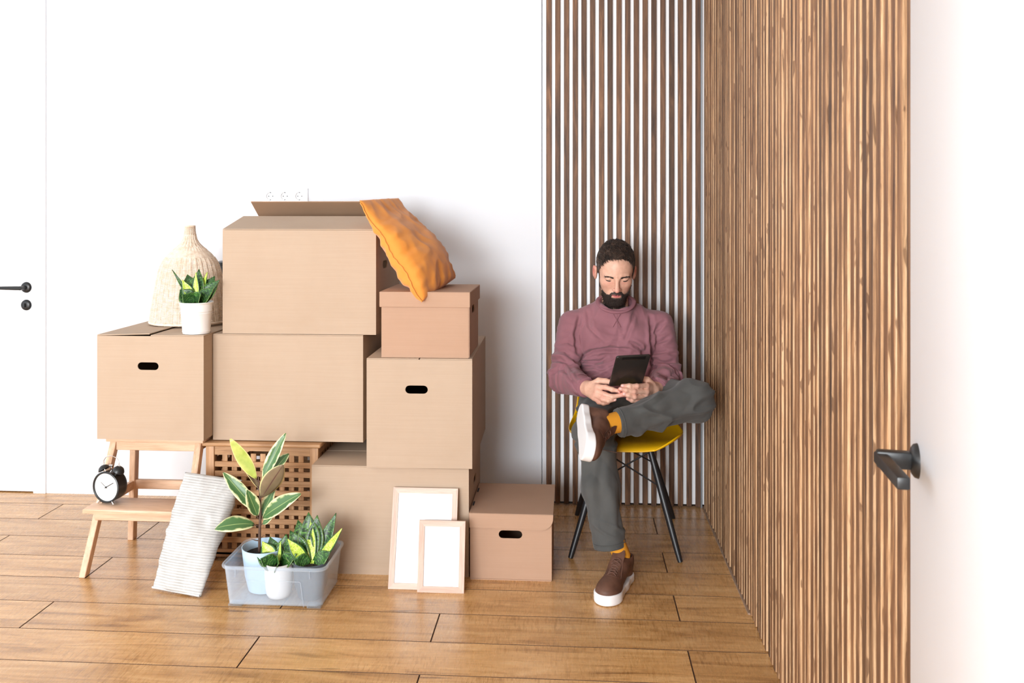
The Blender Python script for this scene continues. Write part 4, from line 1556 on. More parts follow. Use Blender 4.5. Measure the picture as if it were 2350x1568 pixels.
def head_sdf(Q):
    X = np.abs(Q[:, 0])
    QM = np.stack([X, Q[:, 1], Q[:, 2]], 1)
    d = ell(Q, (0, 0.018, 0.036), (0.0745, 0.096, 0.083))
    d = smin(d, ell(Q, (0, -0.030, 0.020), (0.0655, 0.066, 0.072)), 0.02)
    d = smin(d, ell(Q, (0, -0.030, -0.045), (0.0615, 0.057, 0.062)), 0.022)
    d = smin(d, ell(Q, (0, -0.066, -0.090), (0.030, 0.026, 0.024)), 0.025)
    d = smin(d, ell(QM, (0.038, -0.058, -0.022), (0.021, 0.022, 0.018)), 0.025)
    # brow ridge
    d = smin(d, cap(QM, (0.008, -0.0905, 0.0145), (0.042, -0.0790, 0.0150), 0.0075, 0.0065), 0.014)
    # eye sockets, lids
    d = smax(d, -ell(QM, (0.0305, -0.1020, 0.0065), (0.0175, 0.0155, 0.0105)), 0.010)
    d = smin(d, ell(QM, (0.0310, -0.0765, 0.0050), (0.0155, 0.0140, 0.0125)), 0.003)
    # inner corners
    d = smax(d, -cap(QM, (0.0165, -0.0990, 0.002), (0.0150, -0.0990, -0.010), 0.0055), 0.008)
    # nose
    d = smin(d, cap(Q, (0, -0.0890, 0.012), (0, -0.1090, -0.029), 0.0068, 0.0092), 0.010)
    d = smin(d, ell(Q, (0, -0.1120, -0.0345), (0.0105, 0.0105, 0.0095)), 0.006)
    d = smin(d, ell(QM, (0.0125, -0.1000, -0.0370), (0.0075, 0.0105, 0.0078)), 0.005)
    d = smax(d, -ell(QM, (0.0065, -0.1040, -0.0445), (0.0040, 0.0055, 0.0035)), 0.002)
    # muzzle, nasolabial fold, mouth
    d = smin(d, ell(Q, (0, -0.0750, -0.0650), (0.031, 0.022, 0.022)), 0.012)
    d = smax(d, -cap(QM, (0.020, -0.1020, -0.036), (0.033, -0.0920, -0.058), 0.0035), 0.007)
    d = smin(d, ell(Q, (0, -0.0945, -0.0610), (0.0230, 0.0065, 0.0040)), 0.003)
    d = smin(d, ell(Q, (0, -0.0935, -0.0690), (0.0205, 0.0075, 0.0050)), 0.003)
    d = smax(d, -ell(Q, (0, -0.1020, -0.0648), (0.0230, 0.0090, 0.0014)), 0.0015)
    # frown crease
    d = smax(d, -cap(QM, (0.020, -0.0960, 0.0150 - 0.0035), (0.044, -0.0850, 0.0110), 0.0016), 0.004)
    d = smax(d, -cap(QM, (0.006, -0.1010, 0.014), (0.008, -0.1010, 0.028), 0.0025), 0.006)
    # ears
    e = ell(QM, (0.0780, 0.016, -0.015), (0.0075, 0.0175, 0.0305))
    e = smin(e, ell(QM, (0.0855, 0.022, -0.009), (0.0050, 0.0165, 0.0250)), 0.006)
    e = smax(e, -ell(QM, (0.0895, 0.010, -0.011), (0.0065, 0.0100, 0.0170)), 0.003)
    d = smin(d, e, 0.005)
    return d


ARM_L = [(-0.004, 3.700, 0.872), (-0.036, 3.612, 0.668), (0.052, 3.440, 0.660)]
ARM_R = [(0.358, 3.715, 0.872), (0.384, 3.640, 0.668), (0.322, 3.462, 0.655)]
LEG_L = [(0.115, 3.680, 0.535), (0.083, 3.362, 0.500), (0.104, 3.280, 0.330), (0.170, 3.220, 0.095)]
LEG_R = [(0.280, 3.690, 0.545), (0.455, 3.372, 0.632), (0.300, 3.290, 0.602), (0.130, 3.185, 0.585)]
HANDS = [
    dict(w=(0.050, 3.445, 0.660), palm=[(0.066, 3.412, 0.664), (0.088, 3.366, 0.664)],
         f=[[(0.093, 3.362, 0.680), (0.122, 3.341, 0.682), (0.146, 3.329, 0.677), (0.171, 3.326, 0.672)],
            [(0.091, 3.352, 0.665), (0.118, 3.328, 0.658), (0.145, 3.318, 0.652), (0.180, 3.318, 0.659)],
            [(0.087, 3.353, 0.650), (0.109, 3.328, 0.641), (0.131, 3.319, 0.637), (0.155, 3.322, 0.641)],
            [(0.080, 3.360, 0.638), (0.096, 3.340, 0.627), (0.114, 3.332, 0.624), (0.132, 3.334, 0.626)]],
         t=[(0.072, 3.400, 0.678), (0.098, 3.392, 0.697), (0.124, 3.380, 0.698), (0.147, 3.364, 0.696)]),
    dict(w=(0.322, 3.462, 0.655), palm=[(0.305, 3.425, 0.655), (0.280, 3.380, 0.655)],
         f=[[(0.276, 3.370, 0.685), (0.238, 3.334, 0.690), (0.209, 3.325, 0.692), (0.183, 3.322, 0.693)],
            [(0.275, 3.362, 0.664), (0.226, 3.325, 0.672), (0.197, 3.317, 0.678), (0.175, 3.314, 0.683)],
            [(0.272, 3.367, 0.644), (0.228, 3.325, 0.651), (0.205, 3.318, 0.658), (0.188, 3.315, 0.664)],
            [(0.269, 3.373, 0.627), (0.240, 3.345, 0.629), (0.219, 3.334, 0.636), (0.202, 3.328, 0.644)]],
         t=[(0.300, 3.415, 0.680), (0.283, 3.408, 0.699), (0.262, 3.398, 0.705), (0.240, 3.382, 0.706)])]


def hand_sdf(P, h, sgn):
    w_, (p0, p1) = h['w'], h['palm']
    d = cap(P, w_, p0, 0.026, 0.027)
    ks = [np.array(f[0]) for f in h['f']]
    rad = [0.0095, 0.0098, 0.0092, 0.0080]
    for k in ks:
        b = np.array(p0) * 0.55 + np.array(w_) * 0.45
        b = b + (k - np.array(p1)) * 0.55
        d = smin(d, cap(P, b, k, 0.015, 0.0118), 0.010)
    fd = None
    for f, r in zip(h['f'], rad):
        # slim phalanges with slightly thicker joints
        q = chain(P, f, [r * 1.08, r * 1.0, r * 0.93, r * 0.80], 0.002)
        for jn in (1, 2):
            q = smin(q, nrm(P - np.array(f[jn], np.float32)) - r * 1.06, 0.004)
        fd = q if fd is None else np.minimum(fd, q)
    d = smin(d, fd, 0.005)
    th = chain(P, h['t'], [0.0150, 0.0122, 0.0110, 0.0088], 0.004)
    return smin(d, th, 0.008)


def body_sdf(P):
    d = cap(P, (0.190, 3.725, 0.530), (0.178, 3.735, 0.820), 0.085, 0.090)
    d = smin(d, cap(P, (0.05, 3.72, 0.865), (0.31, 3.725, 0.865), 0.040), 0.05)
    d = smin(d, cap(P, (0.12, 3.70, 0.53), (0.27, 3.70, 0.54), 0.070), 0.05)
    d = smin(d, cap(P, (0.177, 3.715, 0.88), fromh((0, 0.022, -0.035)), 0.057, 0.051), 0.03)
    for arm in (ARM_L, ARM_R):
        d = smin(d, chain(P, arm, [0.045, 0.036, 0.026], 0.015), 0.02)
    for leg in (LEG_L, LEG_R):
        d = smin(d, chain(P, leg, [0.065, 0.050, 0.042, 0.022], 0.015), 0.02)
    for key in (0, 1):
        fa, fb = FEET[key]
        d = smin(d, cap(P, fa, fb, 0.026, 0.022), 0.015)
    for h in HANDS:
        c = np.array(h['palm'][1])
        m = nrm(P - c.astype(np.float32)) < 0.16
        if m.any():
            d[m] = smin(d[m], hand_sdf(P[m], h, 1), 0.010)
    m = nrm(P - HC.astype(np.float32)) < 0.20
    if m.any():
        d[m] = smin(d[m], head_sdf(toh(P[m])), 0.012)
    return d


# shoe frames: origin on the sole under the ankle, columns = lateral, toe direction, up
def frame_m(O, toe, up):
    t_ = np.array(toe, float)
    t_ /= np.linalg.norm(t_)
    u_ = np.array(up, float)
    u_ -= t_ * (u_ @ t_)
    u_ /= np.linalg.norm(u_)
    l_ = np.cross(t_, u_)
    return np.array(O, float), np.stack([l_, t_, u_], 1)


SH = [frame_m((0.175, 3.222, 0.0), (-0.33, -0.944, 0.0), (0, 0, 1)),
      frame_m((0.022, 3.160, 0.608), (0.05, -0.92, -0.38), (0.92, 0.20, -0.20))]
FEET = []
for (O, R_m) in SH:
    FEET.append((O + R_m @ np.array([0, -0.01, 0.075]), O + R_m @ np.array([0, 0.13, 0.045])))

V, Q = surface_nets(body_sdf, (-0.12, 2.98, 0.02), (0.56, 3.90, 1.24), 0.003)
V = relax(V, Q, 1, 0.35)
person = np_mesh('person', V, Q, M_skin)
tag(person, 'seated bearded man in mauve sweatshirt and grey trousers looking down at a tablet', 'person')
Hq = toh(V)
bl = np.zeros(len(V))
inh = nrm(V - HC) < 0.2
ax = np.abs(Hq[:, 0])


def blob(c, r):
    return np.exp(-(((ax - c[0]) / r[0]) ** 2 + ((Hq[:, 1] - c[1]) / r[1]) ** 2 + ((Hq[:, 2] - c[2]) / r[2]) ** 2))


bl += 0.14 * blob((0.042, -0.08, -0.030), (0.022, 0.03, 0.018)) + 0.5 * blob((0, -0.115, -0.040), (0.014, 0.02, 0.014))
bl += 0.8 * blob((0.088, 0.02, -0.004), (0.012, 0.03, 0.035)) + 0.3 * blob((0.030, -0.085, -0.012), (0.02, 0.02, 0.007))
bl[~inh] = 0
for h in HANDS:
    for f in h['f']:
        for q, s_ in ((f[0], 0.35), (f[1], 0.35), (f[3], 0.45)):
            bl += s_ * np.exp(-((nrm(V - np.array(q)) / 0.012) ** 2))
set_attr(person, 'blush', np.clip(bl, 0, 1))


def submesh(cond_v, off, name, mat, parent=person):
    """thin shell lifted off the skin over the chosen vertices"""
    keep = cond_v[Q].all(1)
    q = Q[keep]
    used = np.unique(q)
    mp = -np.ones(len(V), int)
    mp[used] = np.arange(len(used))
    N = vnormals(V, Q)[used]
    return np_mesh(name, V[used] + N * off, mp[q], mat, parent)


N_all = vnormals(V, Q)
# lips
X, Y, Z = Hq[:, 0], Hq[:, 1], Hq[:, 2]
lipm = inh & (np.abs(X) < 0.0205) & (Y < -0.085) & (Z < -0.0572 - 6.0 * X * X) & (Z > -0.0735 + 20 * X * X) & (np.abs(Z + 0.0700) > -1)
submesh(lipm, 0.0004, 'lips', M_lip)
# dark line where the lids nearly close, and the brows
for sx in (-1, 1):
    pts = []
    for k in range(9):
        u = -1 + 2 * k / 8
        xx = sx * (0.031 + 0.0148 * u)
        zz_ = -0.0008 - 0.0024 * (1 - u * u)
        yy = -0.0765 - 0.0140 * math.sqrt(max(0.0, 1 - (u * 0.0148 / 0.0158) ** 2 - ((zz_ - 0.005) / 0.0125) ** 2)) - 0.0002
        pts.append(tuple(fromh((xx, yy, zz_))))
    tube('eyelashes', pts, [0.0008, 0.0016, 0.0023, 0.0027, 0.0028, 0.0027, 0.0023, 0.0016, 0.0008], M_lash, person, 6)


def tufts(name, mat, P_, N_, D_, L_, r_, parent, jit=0.3, curve=0.3, sides=3):
    """many tiny tapered locks joined into one part"""
    vs, fs = [], []
    for p, n_, d_, l_ in zip(P_, N_, D_, L_):
        d_ = d_ / (np.linalg.norm(d_) + 1e-9)
        d_ = d_ + np.random.normal(0, jit, 3)
        d_ /= np.linalg.norm(d_)
        a = np.cross(d_, n_)
        a /= (np.linalg.norm(a) + 1e-9)
        b = np.cross(d_, a)
        b0 = len(vs)
        for s_, rf in ((0, 1.0), (0.5, 0.75)):
            c = p + d_ * l_ * s_ - n_ * (curve * l_ * s_ * s_)
            for k in range(sides):
                w0 = 2 * PI * k / sides
                vs.append(c + (a * math.cos(w0) + b * math.sin(w0)) * r_ * rf)
        vs.append(p + d_ * l_ - n_ * (curve * l_))
        for k in range(sides):
            k2 = (k + 1) % sides
            fs.append((b0 + k, b0 + k2, b0 + sides + k2, b0 + sides + k))
            fs.append((b0 + sides + k, b0 + sides + k2, b0 + 2 * sides))
    o = from_vf(name, vs, fs, mat, parent, True)
    return o


rng = np.random.RandomState(5)


def hairline(y):
    """lowest z of the hair at a given y (front = -0.1)"""
    return np.interp(y, [-0.10, -0.075, -0.062, -0.048, -0.036, -0.022, 0.000, 0.030, 0.055, 0.080, 0.11], [0.094, 0.088, 0.074, 0.040, 0.012, -0.022, -0.016, 0.024, 0.010, -0.055, -0.065])


nzh = np.zeros(len(V))
idx = np.where(inh & (Z > -0.08) & (Y > -0.11))[0]
nzh[idx] = nz(Hq[idx], 45, 3.0)
notear = ~((np.abs(X) > 0.0735) & (Z < 0.026) & (Y > -0.010) & (Y < 0.055))
hm_ = inh & (Z > hairline(Y) + nzh * 0.006 + 0.0) & notear & (Z > -0.07)
o = submesh(hm_, 0.0025, 'hair', M_hair)
hair = o
idx = np.where(hm_)[0]
idx = rng.choice(idx, 5200, replace=True)
top = np.clip((Z[idx] - 0.03) / 0.07, 0, 1)
dl_ = np.stack([0.25 * np.sign(X[idx]) * np.abs(X[idx]) / 0.07 + 0.25, -0.55 - 0.6 * top, -1.0 + 1.5 * top], 1)
Dw = dl_ @ HR.T
n_ = N_all[idx]
Dw = Dw / np.linalg.norm(Dw, axis=1)[:, None] + n_ * (0.15 + 0.45 * top)[:, None]
side = np.clip(1 - (Z[idx] - 0.0) / 0.06, 0, 1)
Ls = 0.006 + 0.020 * top + rng.rand(len(idx)) * 0.006
o = tufts('hair_locks', M_hair, V[idx] + n_ * 0.002, n_, Dw, Ls, 0.0010, hair, 0.13, 0.45)
o['kind'] = 'stuff'
# beard and moustache
bx = np.abs(X)
bu = np.interp(bx, [0, 0.010, 0.020, 0.028, 0.036, 0.046, 0.056, 0.064, 0.072], [-0.0460, -0.0460, -0.0500, -0.0620, -0.0660, -0.0640, -0.0520, -0.0340, -0.016])
inmouth = (bx < 0.0205) & (Z < -0.0592) & (Z > -0.0740) & (Y < -0.080)
soulgap = (bx > 0.0) & (bx < 0.0)
bm_ = inh & (Z < bu + nzh * 0.006) & (Y < 0.004) & (Z > -0.135) & ~inmouth & ((Y < -0.0) | (bx > 0.05)) & (Z + 0.55 * (Y + 0.05) > -0.150)
bm_ &= ((Y < -0.015) | (bx > 0.045))
bm_ &= ~((np.abs(X) > 0.068) & (Y > -0.02))
bm_ &= ~((Z < -0.052) & ((bx > 0.056 + 0.25 * (Z + 0.052)) | (Y > -0.018)))
beard = submesh(bm_, 0.0015, 'beard', M_beard)
idx = np.where(bm_)[0]
idx = rng.choice(idx, 4200, replace=True)
n_ = N_all[idx]
dl_ = np.stack([0.5 * X[idx] / 0.06, np.full(len(idx), -0.35), np.full(len(idx), -1.0)], 1) @ HR.T + n_ * 0.45
low = np.clip((-Z[idx] - 0.05) / 0.05, 0, 1)
o = tufts('beard_hairs', M_beard, V[idx] + n_ * 0.001, n_, dl_, 0.003 + 0.013 * low + rng.rand(len(idx)) * 0.003, 0.0008, beard, 0.25, 0.1)
o['kind'] = 'stuff'
# eyebrows
brm = inh & (Y < -0.055) & (np.abs(Z - (0.0125 + 0.0025 * np.sin((bx - 0.012) / 0.04 * PI))) < 0.0038) & (bx > 0.013) & (bx < 0.048)
idx = rng.choice(np.where(brm)[0], 480, replace=True)
n_ = N_all[idx]
dl_ = np.stack([np.sign(X[idx]) * 1.0, np.full(len(idx), 0.0), np.full(len(idx), 0.25)], 1) @ HR.T + n_ * 0.12
o = tufts('eyebrows', M_beard, V[idx] + n_ * 0.0003, n_, dl_, np.full(len(idx), 0.006), 0.00042, person, 0.2, 0.0)
o['kind'] = 'stuff'
# nails on the visible fingertips
for hi, h in enumerate(HANDS):
    for fi in range(3):
        f = h['f'][fi]
        a, b = np.array(f[2]), np.array(f[3])
        d_ = (b - a) / np.linalg.norm(b - a)
        out = np.array([0, -1.0, 0.25])
        out -= d_ * (out @ d_)
        out /= np.linalg.norm(out)
        c = b + out * 0.0068 - d_ * 0.0005
        Mx = Matrix((tuple(d_), tuple(np.cross(out, d_)), tuple(out))).transposed().to_4x4()
        Mx.translation = Vector(c)
        bm = bmesh.new()
        bmesh.ops.create_uvsphere(bm, u_segments=12, v_segments=8, radius=1.0)
        bmesh.ops.transform(bm, matrix=Mx @ Matrix.Diagonal((0.0058, 0.0050, 0.0012, 1)), verts=bm.verts)
        from_bm('fingernail', bm, M_nail, person, True)

# ---------------------------------------------------------------- sweatshirt
NK = np.array([0.176, 3.672, 0.966], np.float32)


def cut_plane(P, c, n):
    n = np.asarray(n, np.float32)
    n = n / np.linalg.norm(n)
    return (P - np.asarray(c, np.float32)) @ n


def sweater_sdf(P):
    d = ell(P, (0.178, 3.735, 0.800), (0.178, 0.128, 0.170))
    d = smin(d, ell(P, (0.188, 3.705, 0.655), (0.172, 0.146, 0.125)), 0.06)
    d = smin(d, ell(P, (0.110, 3.670, 0.815), (0.085, 0.080, 0.075)), 0.05)
    d = smin(d, ell(P, (0.246, 3.672, 0.815), (0.085, 0.080, 0.075)), 0.05)
    d = smin(d, cap(P, (0.045, 3.715, 0.872), (0.315, 3.725, 0.872), 0.050), 0.03)
    d = smin(d, cap(P, (0.145, 3.710, 0.930), (0.005, 3.703, 0.868), 0.050, 0.049), 0.03)
    d = smin(d, cap(P, (0.210, 3.712, 0.930), (0.352, 3.718, 0.868), 0.050, 0.049), 0.03)
    d = smin(d, chain(P, ARM_L, [0.057, 0.059, 0.0395], 0.02), 0.014)
    d = smin(d, chain(P, ARM_R, [0.057, 0.056, 0.0395], 0.02), 0.014)
    # neck opening, wrists, lower hem
    d = smin(d, cap(P, (0.177, 3.700, 0.880), (0.176, 3.674, 0.985), 0.080, 0.073), 0.03)
    d = smax(d, -cap(P, (0.177, 3.686, 0.950), (0.174, 3.655, 1.08), 0.063, 0.085), 0.004)
    d = smax(d, cut_plane(P, (0.176, 3.672, 0.966), (0, -0.33, 1)), 0.006)
    for arm in (ARM_L, ARM_R):
        a, b = np.array(arm[1]), np.array(arm[2])
        ax_ = (b - a) / np.linalg.norm(b - a)
        m_ = nrm(P - b.astype(np.float32)) < 0.09
        if m_.any():
            dd = smax(d[m_], cut_plane(P[m_], b - ax_ * 0.004, ax_), 0.003)
            dd = smax(dd, -cap(P[m_], b - ax_ * 0.02, b + ax_ * 0.05, 0.0335), 0.003)
            d[m_] = dd
    return smax(d, 0.555 - P[:, 2], 0.01)


Vs, Qs = surface_nets(sweater_sdf, (-0.12, 3.38, 0.54), (0.47, 3.90, 1.02), 0.0036)
Vs = relax(Vs, Qs, 2, 0.5)
Ns = vnormals(Vs, Qs)


def seg_t(P, a, b):
    a, b = np.array(a), np.array(b)
    ab = b - a
    t_ = ((P - a) @ ab) / (ab @ ab)
    return t_, np.linalg.norm(P - a - np.clip(t_, 0, 1)[:, None] * ab, axis=1)


def ridge(q, seed, freq):
    n_ = nz(q, freq, seed)
    return 1 - np.minimum(np.abs(n_) * 4.5, 1.3)


disp = np.zeros(len(Vs))
armw = np.zeros(len(Vs))
for arm, sd in ((ARM_L, 1.0), (ARM_R, 5.0)):
    tu, du = seg_t(Vs, arm[0], arm[1])
    tf, df = seg_t(Vs, arm[1], arm[2])
    wa = np.clip((0.080 - np.minimum(du, df)) / 0.02, 0, 1)
    s_ = np.where(du < df, tu * 0.225, 0.225 + tf * 0.19)
    armw = np.maximum(armw, wa)
    ii = np.where(wa > 0)[0]
    q = np.stack([s_[ii] * 24, Vs[ii, 0] * 7 + Vs[ii, 1] * 5, Vs[ii, 2] * 3], 1)
    near = np.exp(-((s_[ii] - 0.225) / 0.085) ** 2) + 0.25
    disp[ii] += wa[ii] * near * (ridge(q, sd, 0.9) * 0.0085 + nz(q, 2.1, sd + 3) * 0.0060)
    cuffz = np.clip((s_[ii] - 0.365) / 0.01, 0, 1)
    disp[ii] *= 1 - cuffz
    disp[ii] -= cuffz * 0.0015
tw = 1 - armw
q = np.stack([Vs[:, 0] * 6, Vs[:, 1] * 5, Vs[:, 2] * 30 + np.abs(Vs[:, 0] - 0.18) * 18], 1)
lowz = np.clip((0.775 - Vs[:, 2]) / 0.06, 0, 1)
disp += tw * lowz * (ridge(q, 11.0, 0.8) * 0.0125 + nz(q, 1.9, 4.0) * 0.007)
q2 = np.stack([(Vs[:, 0] - 0.18) * 16 + (Vs[:, 2]) * 6 * np.sign(Vs[:, 0] - 0.18), Vs[:, 1] * 4, Vs[:, 2] * 4], 1)
disp += tw * (1 - lowz) * (nz(q2, 1.0, 7.0) * 0.016 + ridge(q2, 15.0, 0.7) * 0.0055)
# deep creases of the cloth, as lines across the front (x, z)
CR = [([(0.030, 0.743), (0.077, 0.777), (0.128, 0.787), (0.171, 0.787), (0.222, 0.787)], 1.5), ([(0.008, 0.733), (0.051, 0.726), (0.111, 0.736), (0.136, 0.753)], 1.3),
      ([(0.016, 0.703), (0.077, 0.709), (0.136, 0.702)], 1.2), ([(0.042, 0.681), (0.103, 0.691), (0.140, 0.684)], 1.0), ([(0.291, 0.797), (0.277, 0.754), (0.270, 0.711)], 1.1),
      ([(0.231, 0.815), (0.265, 0.797), (0.287, 0.760)], 1.4), ([(0.028, 0.905), (0.010, 0.835), (0.018, 0.765)], 1.3), ([(0.318, 0.905), (0.311, 0.815), (0.313, 0.728), (0.308, 0.68)], 1.8),
      ([(0.060, 0.925), (0.070, 0.865), (0.128, 0.815)], 0.6), ([(0.250, 0.925), (0.225, 0.865), (0.205, 0.815)], 0.6), ([(0.13, 0.86), (0.17, 0.845), (0.22, 0.85)], 0.4),
      ([(-0.100, 0.729), (-0.052, 0.743), (0.0, 0.712)], 1.1), ([(-0.083, 0.690), (-0.035, 0.712), (0.018, 0.660)], 1.2), ([(-0.090, 0.772), (-0.035, 0.777), (0.008, 0.738)], 0.9),
      ([(0.322, 0.797), (0.365, 0.815), (0.391, 0.832)], 0.9), ([(0.328, 0.738), (0.365, 0.733), (0.400, 0.738)], 1.2), ([(0.322, 0.712), (0.365, 0.695), (0.408, 0.691)], 1.2), ([(0.313, 0.832), (0.348, 0.866), (0.374, 0.892)], 0.8),
      ([(0.34, 0.765), (0.375, 0.772), (0.41, 0.765)], 0.8), ([(-0.06, 0.80), (-0.02, 0.81), (0.01, 0.79)], 0.6)]
fr_ = np.clip((-Ns[:, 1] + 0.1) / 0.4, 0, 1)
XZ = np.stack([Vs[:, 0], Vs[:, 2]], 1)
wob = nz(Vs, 30, 2.0) * 0.006
for pl, am in CR:
    best = np.full(len(Vs), 9.0)
    bt = np.zeros(len(Vs))
    m_n = len(pl) - 1
    for k in range(m_n):
        a, b = np.array(pl[k]), np.array(pl[k + 1])
        ab = b - a
        t_ = np.clip(((XZ - a) @ ab) / (ab @ ab), 0, 1)
        dd = np.linalg.norm(XZ - a - t_[:, None] * ab, axis=1)
        w2 = dd < best
        best = np.where(w2, dd, best)
        bt = np.where(w2, (k + t_) / m_n, bt)
    dd = best + wob
    fade = np.sin(np.clip(bt * 0.9 + 0.05, 0, 1) * PI) ** 0.5
    disp += am * fr_ * fade * (-0.0085 * np.exp(-(dd / 0.0055) ** 2) + 0.0050 * np.exp(-((np.abs(dd) - 0.014) / 0.007) ** 2))
Vs = relax(Vs + Ns * disp[:, None], Qs, 1, 0.3)
sw = np_mesh('sweatshirt', Vs, Qs, M_sweater, person)
# collar
pts = []
for k in range(49):
    a = 2 * PI * k / 48
    c_, s_ = math.cos(a), math.sin(a)
    pts.append((0.176 + 0.0735 * c_, 3.676 + 0.069 * s_, 0.962 + 0.028 * s_ + 0.010 * (1 - abs(s_)) + 0.0))
bm = bmesh.new()
add_tube(bm, pts, 0.0095, 10, caps=False, flat=0.55)
from_bm('collar', bm, M_rib, sw, True)
for arm in (ARM_L, ARM_R):
    a, b = Vector(arm[1]), Vector(arm[2])
    d_ = (b - a).normalized()
    bm = bmesh.new()
    prof_ = [(-0.052, 0.0425), (-0.050, 0.0435), (-0.03, 0.0415), (-0.004, 0.0395), (0.0, 0.0375), (-0.002, 0.0345), (-0.02, 0.0345)]
    add_tube(bm, [b + d_ * p[0] for p in prof_], [p[1] for p in prof_], 32, caps=False)
    from_bm('cuff', bm, M_rib, sw, True)
# V-shaped stitch under the collar
for sx in (-1, 1):
    pts = []
    for k in range(7):
        u = k / 6
        xx, zz_ = 0.176 + sx * (0.014 - 0.030 * u), 0.925 - 0.052 * u
        y0 = 3.50
        lo_, hi_ = 3.45, 3.70
        P1 = np.array([[xx, y, zz_] for y in np.linspace(lo_, hi_, 160)], np.float32)
        dd = sweater_sdf(P1)
        yy = float(P1[np.argmax(dd < 0), 1])
        pts.append((xx, yy - 0.004, zz_))
    tube('neck_stitch', pts, 0.0011, M_rib, sw, 5)


# ---------------------------------------------------------------- trousers
def trouser_sdf(P):
    d = ell(P, (0.198, 3.700, 0.545), (0.170, 0.150, 0.112))
    d1 = chain(P, LEG_L[:3] + [(0.133, 3.214, 0.118)], [0.088, 0.0735, 0.0640, 0.0570], 0.02)
    d2 = chain(P, LEG_R[:3] + [(0.150, 3.203, 0.578)], [0.092, 0.070, 0.061, 0.0500], 0.02)
    d = smin(d, d1, 0.03)
    d = smin(d, d2, 0.03)
    for c, n, inner in (((0.131, 3.2165, 0.130), (0.12, -0.10, -1.0), 0.047), ((0.158, 3.208, 0.579), (-0.95, -0.30, -0.15), 0.0415)):
        c = np.array(c, np.float32)
        n = np.array(n, np.float32)
        n /= np.linalg.norm(n)
        m_ = nrm(P - c) < 0.085
        if m_.any():
            q = smax(d[m_], cut_plane(P[m_], c, n), 0.002)
            q = smax(q, -cap(P[m_], c + n * (inner * 0.66), c + n * 0.09, inner), 0.002)
            d[m_] = q
    return d


Vt, Qt = surface_nets(trouser_sdf, (-0.01, 3.10, 0.09), (0.56, 3.90, 0.72), 0.0036)
Vt = relax(Vt, Qt, 2, 0.5)
Nt = vnormals(Vt, Qt)
disp = np.zeros(len(Vt))
t1, dA = seg_t(Vt, LEG_L[1], (0.133, 3.214, 0.118))
t2, dB = seg_t(Vt, (0.150, 3.203, 0.578), LEG_R[1])
t0a, dC = seg_t(Vt, LEG_L[0], LEG_L[1])
q = np.stack([Vt[:, 0] * 16, Vt[:, 1] * 12, Vt[:, 2] * 5], 1)
shin = (dA < 0.09) & (Vt[:, 2] < 0.47)
disp += np.where(shin, ridge(q, 2.0, 0.8) * 0.010 + nz(q, 1.7, 9.0) * 0.010, 0)
# bunching above the hem
qh = np.stack([Vt[:, 0] * 8, Vt[:, 1] * 8, Vt[:, 2] * 26 + Vt[:, 0] * 14], 1)
disp += np.where(shin, np.exp(-((Vt[:, 2] - 0.175) / 0.045) ** 2) * ridge(qh, 6.0, 0.9) * 0.010, 0)
q = np.stack([Vt[:, 0] * 7 + Vt[:, 2] * 8, Vt[:, 1] * 9, Vt[:, 2] * 22 - Vt[:, 0] * 6], 1)
disp += np.where(~shin, ridge(q, 21.0, 0.7) * 0.0095 + nz(q, 1.6, 12.0) * 0.008, 0)
for hc in ((0.131, 3.2165, 0.130), (0.158, 3.208, 0.579)):
    disp *= np.clip((nrm(Vt - np.array(hc)) - 0.060) / 0.03, 0.0, 1)
Vt = relax(Vt + Nt * disp[:, None], Qt, 2, 0.4)
tr = np_mesh('trousers', Vt, Qt, M_trouser, person)
# stitched hem lines
for c, n, r in (((0.1305, 3.2185, 0.150), (0.12, -0.10, -1.0), 0.0590), ((0.172, 3.2155, 0.5815), (-0.95, -0.30, -0.15), 0.0520)):
    n = Vector(n).normalized()
    u_ = n.cross(Vector((0, 1, 0))).normalized()
    v_ = n.cross(u_)
    bm = bmesh.new()
    add_tube(bm, [Vector(c) + u_ * r * math.cos(2 * PI * k / 40) + v_ * r * math.sin(2 * PI * k / 40) for k in range(41)], 0.0016, 5, caps=False)
    from_bm('hem_stitch', bm, M_trouser, tr, True)


# ---------------------------------------------------------------- socks and shoes
def tw_(fr, p):
    return fr[0] + fr[1] @ np.asarray(p, float)


sock_ax = [[(0.148, 3.216, 0.165), tuple(tw_(SH[0], (0, 0.000, 0.100))), tuple(tw_(SH[0], (0, 0.010, 0.060)))],
           [(0.215, 3.240, 0.590), tuple(tw_(SH[1], (0, 0.0, 0.105))), tuple(tw_(SH[1], (0, 0.012, 0.060)))]]


def outline2(P):
    q = P.copy()
    q[:, 2] = 0
    d = cap(q, (0.000, -0.025, 0), (0.001, 0.05, 0), 0.0385, 0.037)
    d = smin(d, cap(q, (0.001, 0.05, 0), (0.003, 0.145, 0), 0.037, 0.0475), 0.02)
    return smin(d, ell(q, (0.004, 0.165, 0), (0.043, 0.046, 1.0)), 0.02)


